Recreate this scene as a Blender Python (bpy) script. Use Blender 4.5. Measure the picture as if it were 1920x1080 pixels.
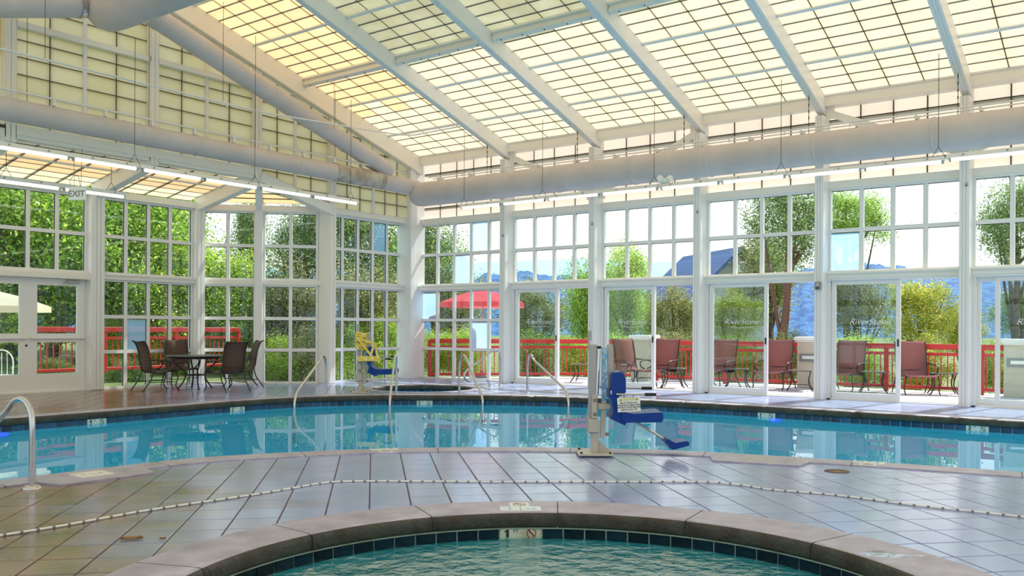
import bpy, math, random
import numpy as np
from mathutils import Matrix, Vector
from mathutils.geometry import delaunay_2d_cdt

sc = bpy.context.scene
for o in list(bpy.data.objects):
    bpy.data.objects.remove(o)
COL = sc.collection
rnd = random.Random(7)
PI = math.pi

# ------------------------------------------------------------------ camera
F, CX, HY, ROLL, YAW = 1654.26, 960.0, 614.95, 0.0053, 0.6388
CAM = np.array([15.923, -17.094, 1.35])
RV = np.array([math.cos(YAW), math.sin(YAW), 0]); FV = np.array([-math.sin(YAW), math.cos(YAW), 0])
cam_d = bpy.data.cameras.new('camera'); cam = bpy.data.objects.new('camera', cam_d); COL.objects.link(cam)
cam_d.sensor_width = 36.0; cam_d.lens = 36.0 * F / 1920.0
cam_d.shift_x = 0.0; cam_d.shift_y = (HY - 540.0) / 1920.0
cam_d.clip_start = 0.05; cam_d.clip_end = 3000
cam.location = CAM
cam.rotation_euler = (Matrix.Rotation(YAW, 4, 'Z') @ Matrix.Rotation(PI/2, 4, 'X') @ Matrix.Rotation(ROLL, 4, 'Z')).to_euler()
sc.camera = cam

# ------------------------------------------------------------------ light, sky, exposure
sc.view_settings.view_transform = 'Standard'; sc.view_settings.look = 'None'
sc.view_settings.exposure = 0.56; sc.view_settings.gamma = 1.0; sc.view_settings.use_curve_mapping = False
sun_d = bpy.data.lights.new('sun', 'SUN'); sun = bpy.data.objects.new('sun', sun_d); COL.objects.link(sun)
sun_d.energy = 5.0; sun_d.angle = math.radians(0.8); sun_d.color = (1.0, 0.95, 0.86)
SUN_EL = math.radians(48)
SUN_TRAVEL = Vector((-0.19*math.cos(SUN_EL), -0.98*math.cos(SUN_EL), -math.sin(SUN_EL))).normalized()
sun.rotation_euler = SUN_TRAVEL.to_track_quat('-Z', 'Y').to_euler()
sun.location = (20, 40, 40)
world = bpy.data.worlds.new('sky'); sc.world = world; world.use_nodes = True
wn = world.node_tree; wn.nodes.clear()
wo = wn.nodes.new('ShaderNodeOutputWorld'); wb = wn.nodes.new('ShaderNodeBackground')
wt = wn.nodes.new('ShaderNodeTexCoord'); ws = wn.nodes.new('ShaderNodeSeparateXYZ'); wr = wn.nodes.new('ShaderNodeValToRGB')
wn.links.new(wt.outputs['Generated'], ws.inputs[0]); wn.links.new(ws.outputs['Z'], wr.inputs[0])
wn.links.new(wr.outputs[0], wb.inputs[0]); wn.links.new(wb.outputs[0], wo.inputs[0])
e = wr.color_ramp.elements
e[0].position = 0.0; e[0].color = (0.80, 0.92, 1.0, 1)
e[1].position = 1.0; e[1].color = (0.42, 0.62, 1.0, 1)
x_ = e.new(0.07); x_.color = (0.97, 0.99, 1.0, 1)
x_ = e.new(0.45); x_.color = (0.80, 0.90, 1.0, 1)
wb.inputs[1].default_value = 1.15
cy = sc.cycles
cy.max_bounces = 10; cy.diffuse_bounces = 4; cy.glossy_bounces = 4; cy.transmission_bounces = 6; cy.transparent_max_bounces = 40
cy.caustics_reflective = False; cy.caustics_refractive = False
cy.sample_clamp_indirect = 6.0; cy.use_denoising = True

# ------------------------------------------------------------------ helpers: sight lines used to read the plan off the photograph
def ray(px, py):
    a, b = px - CX, py - HY; c, s = math.cos(ROLL), math.sin(ROLL)
    u, v = a*c + b*s, -a*s + b*c
    return FV + RV*u/F - np.array([0, 0, 1.0])*v/F
def onz(px, py, z=0.0):
    d = ray(px, py); return CAM + d*((z - CAM[2])/d[2])
def onx(px, py, x=0.0):
    d = ray(px, py); return CAM + d*((x - CAM[0])/d[0])
def ony(px, py, y=0.0):
    d = ray(px, py); return CAM + d*((y - CAM[1])/d[1])
def ond(px, py, dep): return CAM + ray(px, py)*dep

# ------------------------------------------------------------------ helpers: materials
def mat(name, color=(.8, .8, .8), rough=.5, metal=0.0, noise=None, bump=None, spec=None, emit=None, vary=0.0, coat=0.0, tint=None):
    m = bpy.data.materials.new(name); m.use_nodes = True; nt = m.node_tree; N, L = nt.nodes, nt.links
    p = N['Principled BSDF']; p.inputs['Roughness'].default_value = rough; p.inputs['Metallic'].default_value = metal
    if spec is not None: p.inputs['Specular IOR Level'].default_value = spec
    if tint: p.inputs['Specular Tint'].default_value = tint + (1,)
    if coat: p.inputs['Coat Weight'].default_value = coat
    col = color + (1,) if len(color) == 3 else color
    p.inputs['Base Color'].default_value = col
    out = None
    if noise:   # (scale, second colour, low, high)
        t = N.new('ShaderNodeTexCoord'); n = N.new('ShaderNodeTexNoise'); n.inputs['Scale'].default_value = noise[0]; n.inputs['Detail'].default_value = 6
        L.new(t.outputs['Object'], n.inputs['Vector'])
        r = N.new('ShaderNodeValToRGB'); r.color_ramp.elements[0].position = noise[2]; r.color_ramp.elements[1].position = noise[3]
        r.color_ramp.elements[0].color = col; r.color_ramp.elements[1].color = noise[1] + (1,)
        L.new(n.outputs['Fac'], r.inputs[0]); out = r.outputs[0]
    if vary:
        oi = N.new('ShaderNodeObjectInfo'); g = N.new('ShaderNodeNewGeometry'); ad = N.new('ShaderNodeMath'); ad.operation = 'ADD'
        L.new(oi.outputs['Random'], ad.inputs[0]); L.new(g.outputs['Random Per Island'], ad.inputs[1])
        fr = N.new('ShaderNodeMath'); fr.operation = 'FRACT'; L.new(ad.outputs[0], fr.inputs[0])
        mr = N.new('ShaderNodeMapRange'); mr.inputs[3].default_value = 1 - vary; mr.inputs[4].default_value = 1 + vary
        L.new(fr.outputs[0], mr.inputs[0])
        hs = N.new('ShaderNodeHueSaturation')
        if out: L.new(out, hs.inputs['Color'])
        else: hs.inputs['Color'].default_value = col
        L.new(mr.outputs[0], hs.inputs['Value']); out = hs.outputs[0]
    if out: L.new(out, p.inputs['Base Color'])
    if bump:    # (scale, strength)
        t = N.new('ShaderNodeTexCoord'); n = N.new('ShaderNodeTexNoise'); n.inputs['Scale'].default_value = bump[0]; n.inputs['Detail'].default_value = 4
        L.new(t.outputs['Object'], n.inputs['Vector'])
        b = N.new('ShaderNodeBump'); b.inputs['Strength'].default_value = bump[1]; b.inputs['Distance'].default_value = 0.02
        L.new(n.outputs['Fac'], b.inputs['Height']); L.new(b.outputs[0], p.inputs['Normal'])
    if emit:
        p.inputs['Emission Color'].default_value = emit[0] + (1,); p.inputs['Emission Strength'].default_value = emit[1]
    return m

def translucent(name, color, back=0.25, vary=0.05, noise=None):
    m = bpy.data.materials.new(name); m.use_nodes = True; nt = m.node_tree; N, L = nt.nodes, nt.links
    N.clear(); o = N.new('ShaderNodeOutputMaterial')
    a = N.new('ShaderNodeBsdfTranslucent'); b = N.new('ShaderNodeBsdfDiffuse'); x = N.new('ShaderNodeMixShader'); x.inputs[0].default_value = back
    oi = N.new('ShaderNodeObjectInfo'); mr = N.new('ShaderNodeMapRange'); mr.inputs[3].default_value = 1 - vary; mr.inputs[4].default_value = 1 + vary
    hs = N.new('ShaderNodeHueSaturation'); hs.inputs['Color'].default_value = color + (1,)
    if noise:
        t = N.new('ShaderNodeTexCoord'); g = N.new('ShaderNodeNewGeometry'); n = N.new('ShaderNodeTexNoise'); n.inputs['Scale'].default_value = noise[0]; n.inputs['Detail'].default_value = 3
        L.new(g.outputs['Position'], n.inputs['Vector'])
        r = N.new('ShaderNodeValToRGB'); r.color_ramp.elements[0].position = .4; r.color_ramp.elements[1].position = .7
        r.color_ramp.elements[0].color = color + (1,); r.color_ramp.elements[1].color = noise[1] + (1,)
        L.new(n.outputs['Fac'], r.inputs[0]); L.new(r.outputs[0], hs.inputs['Color'])
    L.new(oi.outputs['Random'], mr.inputs[0]); L.new(mr.outputs[0], hs.inputs['Value'])
    L.new(hs.outputs[0], a.inputs[0]); L.new(hs.outputs[0], b.inputs[0])
    L.new(a.outputs[0], x.inputs[1]); L.new(b.outputs[0], x.inputs[2]); L.new(x.outputs[0], o.inputs[0])
    return m

def clear(name, tint, ior, rough=0.0, bump=None, haze=0.0, haze_col=(.7, .85, 1)):
    """A clear sheet or surface: straight transmission mixed with a Fresnel mirror, so light passes through it."""
    m = bpy.data.materials.new(name); m.use_nodes = True; nt = m.node_tree; N, L = nt.nodes, nt.links
    N.clear(); o = N.new('ShaderNodeOutputMaterial')
    t = N.new('ShaderNodeBsdfTransparent'); t.inputs[0].default_value = tint + (1,)
    g = N.new('ShaderNodeBsdfGlossy'); g.inputs['Roughness'].default_value = rough
    f = N.new('ShaderNodeFresnel'); f.inputs['IOR'].default_value = ior
    x = N.new('ShaderNodeMixShader'); ge = N.new('ShaderNodeNewGeometry'); om = N.new('ShaderNodeMath'); om.operation = 'SUBTRACT'; om.inputs[0].default_value = 1.0; L.new(ge.outputs['Backfacing'], om.inputs[1])
    mu_ = N.new('ShaderNodeMath'); mu_.operation = 'MULTIPLY'; L.new(f.outputs[0], mu_.inputs[0]); L.new(om.outputs[0], mu_.inputs[1])   # only the outer face of a sheet mirrors
    L.new(mu_.outputs[0], x.inputs[0]); L.new(g.outputs[0], x.inputs[2])
    first = t.outputs[0]
    if haze:
        d = N.new('ShaderNodeBsdfTranslucent'); d.inputs[0].default_value = haze_col + (1,)
        h = N.new('ShaderNodeMixShader'); h.inputs[0].default_value = haze
        L.new(t.outputs[0], h.inputs[1]); L.new(d.outputs[0], h.inputs[2]); first = h.outputs[0]
    L.new(first, x.inputs[1]); L.new(x.outputs[0], o.inputs[0])
    if bump:
        tc = N.new('ShaderNodeTexCoord'); n = N.new('ShaderNodeTexNoise'); n.inputs['Scale'].default_value = bump[0]; n.inputs['Detail'].default_value = bump[3] if len(bump) > 3 else 3
        L.new(tc.outputs['Object'], n.inputs['Vector'])
        b = N.new('ShaderNodeBump'); b.inputs['Strength'].default_value = bump[1]; b.inputs['Distance'].default_value = bump[2]
        L.new(n.outputs['Fac'], b.inputs['Height']); L.new(b.outputs[0], g.inputs['Normal']); L.new(b.outputs[0], f.inputs['Normal'])
    return m

def leafmat(name, c1, c2, c3, trans=0.45):
    m = bpy.data.materials.new(name); m.use_nodes = True; nt = m.node_tree; N, L = nt.nodes, nt.links
    N.clear(); o = N.new('ShaderNodeOutputMaterial')
    g = N.new('ShaderNodeNewGeometry'); r = N.new('ShaderNodeValToRGB')
    el = r.color_ramp.elements; el[0].position = 0; el[0].color = c1 + (1,); el[1].position = 1; el[1].color = c3 + (1,)
    k = el.new(.55); k.color = c2 + (1,)
    L.new(g.outputs['Random Per Island'], r.inputs[0])
    d = N.new('ShaderNodeBsdfDiffuse'); t = N.new('ShaderNodeBsdfTranslucent'); x = N.new('ShaderNodeMixShader'); x.inputs[0].default_value = trans
    gl = N.new('ShaderNodeBsdfGlossy'); gl.inputs['Roughness'].default_value = .35; y = N.new('ShaderNodeMixShader'); y.inputs[0].default_value = .06
    L.new(r.outputs[0], d.inputs[0]); L.new(r.outputs[0], t.inputs[0]); L.new(d.outputs[0], x.inputs[1]); L.new(t.outputs[0], x.inputs[2])
    L.new(x.outputs[0], y.inputs[1]); L.new(gl.outputs[0], y.inputs[2]); L.new(y.outputs[0], o.inputs[0])
    return m

M = dict(
    white=mat('white_painted_aluminium', (.80, .80, .78), .38),
    cream=mat('cream_painted_steel', (.82, .79, .72), .45),
    wall=mat('plain_wall_paint', (.85, .83, .78), .7),
    dark=mat('dark_grid_bar', (.045, .04, .04), .6),
    roof=translucent('roof_fibreglass_cream', (.555, .45, .30), .25, .04),
    roof_amber=translucent('roof_fibreglass_amber', (.58, .40, .20), .25, .06),
    roof_shaded=translucent('roof_fibreglass_shaded', (.265, .25, .145), .3, .08, (1.3, (.33, .32, .21))),  # darker green tint paints the shade lying on the upper roof
    gable=translucent('gable_fibreglass', (.70, .60, .34), .3, .05, (.9, (.74, .67, .44))),
    eave=translucent('eave_fibreglass', (.55, .48, .405), .25, .03),
    glass=clear('window_glass', (.93, .97, .96), 1.45),
    fog=clear('fogged_window_glass', (.75, .88, .97), 1.5, .05, None, .45, (.55, .78, 1.0)),
    gasket=mat('dark_gasket', (.03, .03, .03), .6),
    duct=mat('grey_fabric_duct', (.60, .545, .53), .75, noise=(2.2, (.53, .485, .475), .35, .7), bump=(14, .15)),
    duct_stain=mat('brown_stained_duct', (.36, .29, .22), .8, noise=(3.5, (.62, .58, .54), .38, .70)),
    pipe=mat('white_pipe', (.75, .75, .75), .35),
    wire=mat('dark_wire', (.06, .06, .06), .5),
    tube=mat('fluorescent_tube', (1, 1, 1), .4, emit=((1.0, .97, .90), 3.2)),
    steel=mat('stainless_steel', (.56, .54, .53), .16, 1.0),
    coping=mat('wet_concrete_coping', (.47, .435, .55), .30, noise=(5.0, (.29, .265, .335), .35, .75), bump=(30, .35), tint=(.7, .8, 1.0)),
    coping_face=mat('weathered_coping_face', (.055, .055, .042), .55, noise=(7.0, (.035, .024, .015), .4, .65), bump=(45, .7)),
    tile=mat('slate_floor_tile', (.33, .395, .66), .17, noise=(1.1, (.37, .44, .72), .40, .60), vary=.06, bump=(16, .05), spec=.9, tint=(.75, .85, 1.0)),  # blue base colour is painted sky reflection; the slate itself is brown
    grout=mat('dark_grout', (.13, .10, .085), .7),
    ptile=mat('navy_glazed_tile', (.0015, .008, .024), .10, noise=(6, (.003, .022, .032), .4, .7), vary=.5, spec=.18),
    ptile_blue=mat('blue_glazed_tile', (.006, .034, .13), .10, noise=(6, (.010, .075, .15), .4, .7), vary=.45, spec=.4),
    pgrout=mat('pale_pool_grout', (.62, .68, .66), .6),
    marker=mat('pale_marker_tile', (.66, .74, .72), .25),
    marker_cream=mat('cream_marker_tile', (.72, .70, .56), .3, noise=(9, (.5, .45, .28), .5, .75)),
    black=mat('black_lettering', (.012, .012, .012), .5),
    red_mark=mat('red_ring', (.30, .03, .02), .5),
    basin=mat('aqua_plaster', (.05, .64, .97), .6, noise=(1.0, (.11, .71, .98), .3, .7)),
    basin_teal=mat('teal_plaster', (.05, .42, .47), .6, noise=(2.0, (.09, .50, .54), .3, .7)),
    water=clear('calm_pool_water', (.74, .96, .99), 1.45, 0, (1.1, .045, .05, 2)),
    ripple=clear('rippled_water', (.72, .92, .93), 6.5, 0, (8.0, .9, .07, 5)),
    bulb_blue=mat('underwater_light', (.1, .2, 1), .4, emit=((.05, .12, 1.0), 1.3)),
    blue=mat('blue_moulded_plastic', (.004, .045, .27), .35, spec=.25),
    lift=mat('beige_powder_coat', (.52, .485, .41), .4),
    liftgrey=mat('grey_powder_coat', (.42, .42, .41), .4),
    liftblue=mat('pale_blue_chain_cover', (.14, .38, .62), .3, noise=(28, (.45, .62, .72), .45, .6)),
    yellow=mat('yellow_caution_tape', (.85, .58, .03), .4, noise=(22, (.95, .85, .45), .5, .62)),
    paper=mat('white_sign_board', (.86, .87, .82), .5),
    lime=mat('lime_print', (.55, .62, .06), .5),
    rope=mat('white_rope', (.85, .84, .80), .6),
    rope2=mat('dark_rope_strand', (.22, .21, .20), .7),
    bronze=mat('dark_bronze_frame', (.035, .028, .022), .35, .3),
    sling=mat('brown_sling_fabric', (.07, .04, .027), .7, noise=(60, (.10, .058, .04), .4, .6)),
    sling_red=translucent('plum_sling_fabric', (.42, .19, .175), .6, .05),
    tabletop=mat('dark_table_top', (.09, .085, .08), .25),
    rail_red=mat('red_railing_paint', (.62, .035, .03), .4),
    stucco=mat('cream_stucco', (.62, .56, .46), .8, bump=(40, .8)),
    stucco_cap=mat('white_pillar_cap', (.82, .80, .77), .6),
    patio=mat('pale_patio_concrete', (.52, .49, .50), .55, noise=(.8, (.60, .56, .56), .3, .7)),
    umbrella=translucent('red_umbrella_cloth', (.90, .19, .23), .4, .02),
    umbrella_c=translucent('cream_umbrella_cloth', (.92, .84, .68), .4, .02),
    bark=mat('grey_brown_bark', (.16, .125, .10), .9, bump=(22, .9), noise=(6, (.09, .07, .055), .4, .6)),
    bark_red=mat('red_brown_bark', (.20, .10, .07), .9, bump=(22, .9)),
    ground=mat('grassy_ground', (.09, .15, .035), .95, noise=(.8, (.16, .19, .06), .4, .6)),
    mulch=mat('brown_mulch', (.16, .10, .07), .95, noise=(5, (.30, .22, .17), .45, .6)),
    hill=mat('hazy_forested_hill', (.02, .085, .22), .95, noise=(.28, (.05, .16, .32), .42, .58), bump=(.3, 1.0)),  # blue of the distance haze is painted into the forest colour
    hill2=mat('hazy_far_hill', (.30, .56, .74), .95),  # thicker haze painted in for the farther ridge
    roofblue=mat('blue_shingle', (.035, .085, .22), .6, vary=.25),
    siding=mat('grey_house_siding', (.42, .42, .42), .7),
    housewhite=mat('white_house_trim', (.75, .76, .76), .5),
    leaf_g=leafmat('leaf_green', (.04, .13, .012), (.34, .58, .06), (.82, .95, .16), .58),
    leaf_d=leafmat('leaf_dark', (.025, .085, .018), (.18, .33, .06), (.58, .68, .20), .55),
    leaf_l=leafmat('leaf_lime', (.07, .20, .012), (.50, .72, .07), (.95, .97, .22), .6),
    leaf_y=leafmat('leaf_autumn', (.16, .30, .03), (.56, .62, .07), (.88, .70, .16), .5),
    leaf_o=leafmat('leaf_olive', (.07, .10, .03), (.30, .33, .10), (.66, .62, .24), .5),
    skim=mat('white_plastic_cover', (.70, .70, .66), .45, noise=(8, (.55, .54, .50), .5, .7)),
    puddle=clear('puddle_water', (.9, .95, 1.0), 1.6, 0.02),
    decal=mat('white_vinyl_lettering', (.92, .92, .92), .5),
    greyplastic=mat('grey_plastic', (.25, .25, .25), .5),
    brownleaf=mat('fallen_leaf', (.30, .13, .04), .8),
)

def paint_floor_reflection(m):
    """Sky reflection painted into the tile colour: blue, fading to brown towards the gable."""
    nt = m.node_tree; N, L = nt.nodes, nt.links; p = N['Principled BSDF']; src = p.inputs['Base Color'].links[0].from_socket
    g = N.new('ShaderNodeNewGeometry'); sp = N.new('ShaderNodeSeparateXYZ'); L.new(g.outputs['Position'], sp.inputs[0])
    a = N.new('ShaderNodeMath'); a.operation = 'MULTIPLY_ADD'; a.inputs[1].default_value = .6; L.new(sp.outputs['X'], a.inputs[0]); L.new(sp.outputs['Y'], a.inputs[2])
    n = N.new('ShaderNodeTexNoise'); n.inputs['Scale'].default_value = .9; L.new(g.outputs['Position'], n.inputs['Vector'])
    oi = N.new('ShaderNodeObjectInfo')
    b = N.new('ShaderNodeMath'); b.operation = 'MULTIPLY_ADD'; b.inputs[1].default_value = 2.4; L.new(n.outputs['Fac'], b.inputs[0]); L.new(a.outputs[0], b.inputs[2])
    c = N.new('ShaderNodeMath'); c.operation = 'MULTIPLY_ADD'; c.inputs[1].default_value = .7; L.new(oi.outputs['Random'], c.inputs[0]); L.new(b.outputs[0], c.inputs[2])
    r = N.new('ShaderNodeMapRange'); r.inputs[1].default_value = -6.4; r.inputs[2].default_value = -4.7; L.new(c.outputs[0], r.inputs[0])
    n2 = N.new('ShaderNodeTexNoise'); n2.inputs['Scale'].default_value = 2.2; L.new(g.outputs['Position'], n2.inputs['Vector'])
    k = N.new('ShaderNodeValToRGB'); k.color_ramp.elements[0].position = .35; k.color_ramp.elements[0].color = (.15, .11, .092, 1); k.color_ramp.elements[1].position = .68; k.color_ramp.elements[1].color = (.28, .165, .115, 1); L.new(n2.outputs['Fac'], k.inputs[0])
    x = N.new('ShaderNodeMix'); x.data_type = 'RGBA'; L.new(r.outputs[0], x.inputs[0]); L.new(k.outputs[0], x.inputs[6]); L.new(src, x.inputs[7]); L.new(x.outputs[2], p.inputs['Base Color'])
paint_floor_reflection(M['tile'])

# ------------------------------------------------------------------ helpers: meshes
class MB:
    def __init__(s): s.v = []; s.f = []; s.mi = []; s.sm = []
    def add(s, vs, fs, m=0, smooth=False, T=None):
        b = len(s.v)
        if T is not None: vs = [tuple(T @ Vector(v)) for v in vs]
        s.v.extend([tuple(float(c) for c in v) for v in vs])
        for f in fs: s.f.append(tuple(b + i for i in f)); s.mi.append(m); s.sm.append(smooth)
        return s
    def box(s, lo, hi, m=0, T=None):
        x0, y0, z0 = lo; x1, y1, z1 = hi
        vs = [(x0,y0,z0),(x1,y0,z0),(x1,y1,z0),(x0,y1,z0),(x0,y0,z1),(x1,y0,z1),(x1,y1,z1),(x0,y1,z1)]
        return s.add(vs, [(3,2,1,0),(4,5,6,7),(0,1,5,4),(1,2,6,5),(2,3,7,6),(3,0,4,7)], m, False, T)
    def bbox(s, lo, hi, r=.01, m=0, T=None):
        """A box with chamfered vertical and top edges."""
        x0, y0, z0 = lo; x1, y1, z1 = hi; r = min(r, (x1-x0)/2.1, (y1-y0)/2.1, (z1-z0)/2.1)
        def ring(x0, y0, x1, y1, z, r): return [(x0+r,y0,z),(x1-r,y0,z),(x1,y0+r,z),(x1,y1-r,z),(x1-r,y1,z),(x0+r,y1,z),(x0,y1-r,z),(x0,y0+r,z)]
        vs = ring(x0+r,y0+r,x1-r,y1-r,z0,r*.5)+ring(x0,y0,x1,y1,z0+r,r)+ring(x0,y0,x1,y1,z1-r,r)+ring(x0+r,y0+r,x1-r,y1-r,z1,r*.5)
        fs = [tuple(range(7,-1,-1)), tuple(range(24,32))]
        for k in range(3):
            for i in range(8): j = (i+1) % 8; fs.append((k*8+i, k*8+j, k*8+8+j, k*8+8+i))
        return s.add(vs, fs, m, False, T)
    def bar(s, p, q, w, h, m=0, up=(0,0,1), r=0):
        """A rectangular bar from p to q, w wide and h high (h measured along up)."""
        p, q = Vector(p), Vector(q); d = (q-p); L = d.length; d.normalize(); u = Vector(up)
        sx = d.cross(u).normalized(); uu = sx.cross(d)
        T = Matrix(((d.x, sx.x, uu.x, p.x), (d.y, sx.y, uu.y, p.y), (d.z, sx.z, uu.z, p.z), (0,0,0,1)))
        lo, hi = (0,-w/2,-h/2), (L,w/2,h/2)
        return s.bbox(lo, hi, r, m, T) if r else s.box(lo, hi, m, T)
    def tube(s, pts, r, n=8, m=0, caps=True, rr=None):
        P = [Vector(p) for p in pts]; k = len(P); t0 = (P[1]-P[0]).normalized()
        a = t0.orthogonal().normalized(); rings = []; prev = t0
        for i, p in enumerate(P):
            t = (P[min(i+1, k-1)] - P[max(i-1, 0)])
            t = t.normalized() if t.length > 1e-9 else prev
            q = prev.rotation_difference(t); a = (q @ a); a = (a - t*a.dot(t)).normalized(); prev = t
            b = t.cross(a); R = rr[i] if rr else r
            rings.append([p + (a*math.cos(2*PI*j/n) + b*math.sin(2*PI*j/n))*R for j in range(n)])
        vs = [v for ring in rings for v in ring]; fs = []
        for i in range(k-1):
            for j in range(n): j2 = (j+1) % n; fs.append((i*n+j, i*n+j2, (i+1)*n+j2, (i+1)*n+j))
        s.add(vs, fs, m, True)
        if caps: s.add(rings[0], [tuple(range(n-1,-1,-1))], m); s.add(rings[-1], [tuple(range(n))], m)
        return s
    def lathe(s, prof, n=24, m=0, T=None, smooth=True):
        vs = [(r*math.cos(2*PI*j/n), r*math.sin(2*PI*j/n), z) for r, z in prof for j in range(n)]; fs = []
        for i in range(len(prof)-1):
            for j in range(n): j2 = (j+1) % n; fs.append((i*n+j, i*n+j2, (i+1)*n+j2, (i+1)*n+j))
        s.add(vs, fs, m, smooth, T)
        if prof[0][0] > 1e-4: s.add(vs[:n], [tuple(range(n-1,-1,-1))], m, False, T)
        if prof[-1][0] > 1e-4: s.add(vs[-n:], [tuple(range(n))], m, False, T)
        return s
    def prism(s, poly, z0, z1, m=0, T=None):
        n = len(poly); vs = [(x,y,z0) for x,y in poly]+[(x,y,z1) for x,y in poly]
        fs = [tuple(range(n-1,-1,-1)), tuple(range(n,2*n))]+[(i,(i+1)%n,n+(i+1)%n,n+i) for i in range(n)]
        return s.add(vs, fs, m, False, T)
    def sheet(s, prof, x0, x1, th, m=0, smooth=True, bow=0.0):
        """A sling: the (y, z) profile swept from x0 to x1, th thick."""
        n = len(prof); nrm = []
        for i in range(n):
            a, b = prof[max(i-1,0)], prof[min(i+1,n-1)]; dy, dz = b[0]-a[0], b[1]-a[1]; L = math.hypot(dy,dz) or 1; nrm.append((-dz/L, dy/L))
        xs = [x0, x0*.5+x1*.5, x1]; rows = []
        for sgn in (0, 1):
            for kx, x in enumerate(xs):
                off = bow if kx == 1 else 0
                rows.append([(x, p[0]+nq[0]*(sgn*th-off), p[1]+nq[1]*(sgn*th-off)) for p, nq in zip(prof, nrm)])
        vs = [v for r in rows for v in r]; fs = []
        for sgn in (0, 3):
            for kx in (0, 1):
                for i in range(n-1):
                    a = (sgn+kx)*n+i; b = (sgn+kx+1)*n+i; fs.append((a,a+1,b+1,b) if sgn else (a,b,b+1,a+1))
        for i in range(n-1): fs.append((i, i+1, 3*n+i+1, 3*n+i)); fs.append((2*n+i, 5*n+i, 5*n+i+1, 2*n+i+1))
        return s.add(vs, fs, m, smooth)
    def mesh(s, name, mats):
        me = bpy.data.meshes.new(name); me.from_pydata(s.v, [], s.f); me.update()
        for mm in (mats if isinstance(mats, (list, tuple)) else [mats]): me.materials.append(mm)
        if s.f:
            me.polygons.foreach_set('material_index', s.mi); me.polygons.foreach_set('use_smooth', s.sm)
        return me

def ob(name, me, parent=None, loc=None, rz=0.0, mats=None, **props):
    if isinstance(me, MB): me = me.mesh(name, mats)
    o = bpy.data.objects.new(name, me); COL.objects.link(o)
    if parent is not None: o.parent = parent
    if loc is not None: o.location = loc
    if rz: o.rotation_euler = (0, 0, rz)
    for k, v in props.items(): o[k] = v
    return o
def thing(name, label, category, loc=(0,0,0), rz=0.0, group=None):
    o = bpy.data.objects.new(name, None); COL.objects.link(o); o.location = loc; o.rotation_euler = (0,0,rz)
    o.empty_display_size = .1
    o['label'] = label; o['category'] = category
    if group: o['group'] = group
    return o
def dup(root, loc=None, rz=None, label=None, scale=None):
    r = root.copy(); COL.objects.link(r)
    if loc is not None: r.location = loc
    if rz is not None: r.rotation_euler = (0,0,rz)
    if scale is not None: r.scale = scale
    if label: r['label'] = label
    for ch in root.children:
        c = ch.copy(); COL.objects.link(c); c.parent = r
        for g in ch.children:
            d = g.copy(); COL.objects.link(d); d.parent = c
    return r
def structure(name, mb, mats, parent=None):
    return ob(name, mb, parent, mats=mats, kind='structure')
def basis(o, ux, uy, uz=None):
    ux, uy = Vector(ux).normalized(), Vector(uy).normalized(); uz = ux.cross(uy) if uz is None else Vector(uz)
    return Matrix(((ux.x,uy.x,uz.x,o[0]),(ux.y,uy.y,uz.y,o[1]),(ux.z,uy.z,uz.z,o[2]),(0,0,0,1)))
def text_mesh(txt, size, m, depth=.002, shear=0.0, bold=0.0, space=1.0):
    cu = bpy.data.curves.new('lettering', 'FONT'); cu.body = txt; cu.size = size; cu.extrude = depth; cu.shear = shear; cu.offset = bold
    cu.align_x = 'CENTER'; cu.align_y = 'CENTER'; cu.resolution_u = 3; cu.space_line = space
    o = bpy.data.objects.new('lettering', cu); COL.objects.link(o)
    dg = bpy.context.evaluated_depsgraph_get(); me = bpy.data.meshes.new_from_object(o.evaluated_get(dg))
    bpy.data.objects.remove(o); me.materials.clear(); me.materials.append(m); return me
def clip(poly, n, c):
    """The part of a convex polygon where n.p >= c."""
    out = []
    for i in range(len(poly)):
        p, q = poly[i], poly[(i+1) % len(poly)]; dp, dq = n[0]*p[0]+n[1]*p[1]-c, n[0]*q[0]+n[1]*q[1]-c
        if dp >= 0: out.append(p)
        if (dp >= 0) != (dq >= 0):
            t = dp/(dp-dq); out.append((p[0]+(q[0]-p[0])*t, p[1]+(q[1]-p[1])*t))
    return out
def smooth_line(pts, step=.12):
    P = [np.array(p, float) for p in pts]; P = [2*P[0]-P[1]]+P+[2*P[-1]-P[-2]]; out = []
    for i in range(1, len(P)-2):
        a, b, c, d = P[i-1:i+3]; n = max(2, int(np.linalg.norm(c-b)/step))
        for k in range(n):
            t = k/n; out.append(.5*(2*b+(c-a)*t+(2*a-5*b+4*c-d)*t*t+(-a+3*b-3*c+d)*t**3))
    out.append(P[-2]); return out
def inside(p, poly):
    x, y = p; r = False; n = len(poly)
    for i in range(n):
        x0, y0 = poly[i]; x1, y1 = poly[(i+1) % n]
        if (y0 > y) != (y1 > y) and x < (x1-x0)*(y-y0)/(y1-y0)+x0: r = not r
    return r
def fill(outer, holes, z):
    vs, es = [], []
    for lp in [outer]+holes:
        b = len(vs); n = len(lp); vs += [Vector((float(p[0]), float(p[1]))) for p in lp]; es += [(b+i, b+(i+1) % n) for i in range(n)]
    V, E_, Fc, *_ = delaunay_2d_cdt(vs, es, [], 0, 1e-5)
    fs = []
    for f in Fc:
        c = sum((V[i] for i in f), Vector((0,0)))/len(f)
        if inside(c, outer) and not any(inside(c, h) for h in holes):
            a = (V[f[1]]-V[f[0]]).cross(V[f[2]]-V[f[0]]) if len(f) > 2 else 1
            fs.append(tuple(f) if a > 0 else tuple(reversed(f)))
    return [(v.x, v.y, z) for v in V], fs
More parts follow.
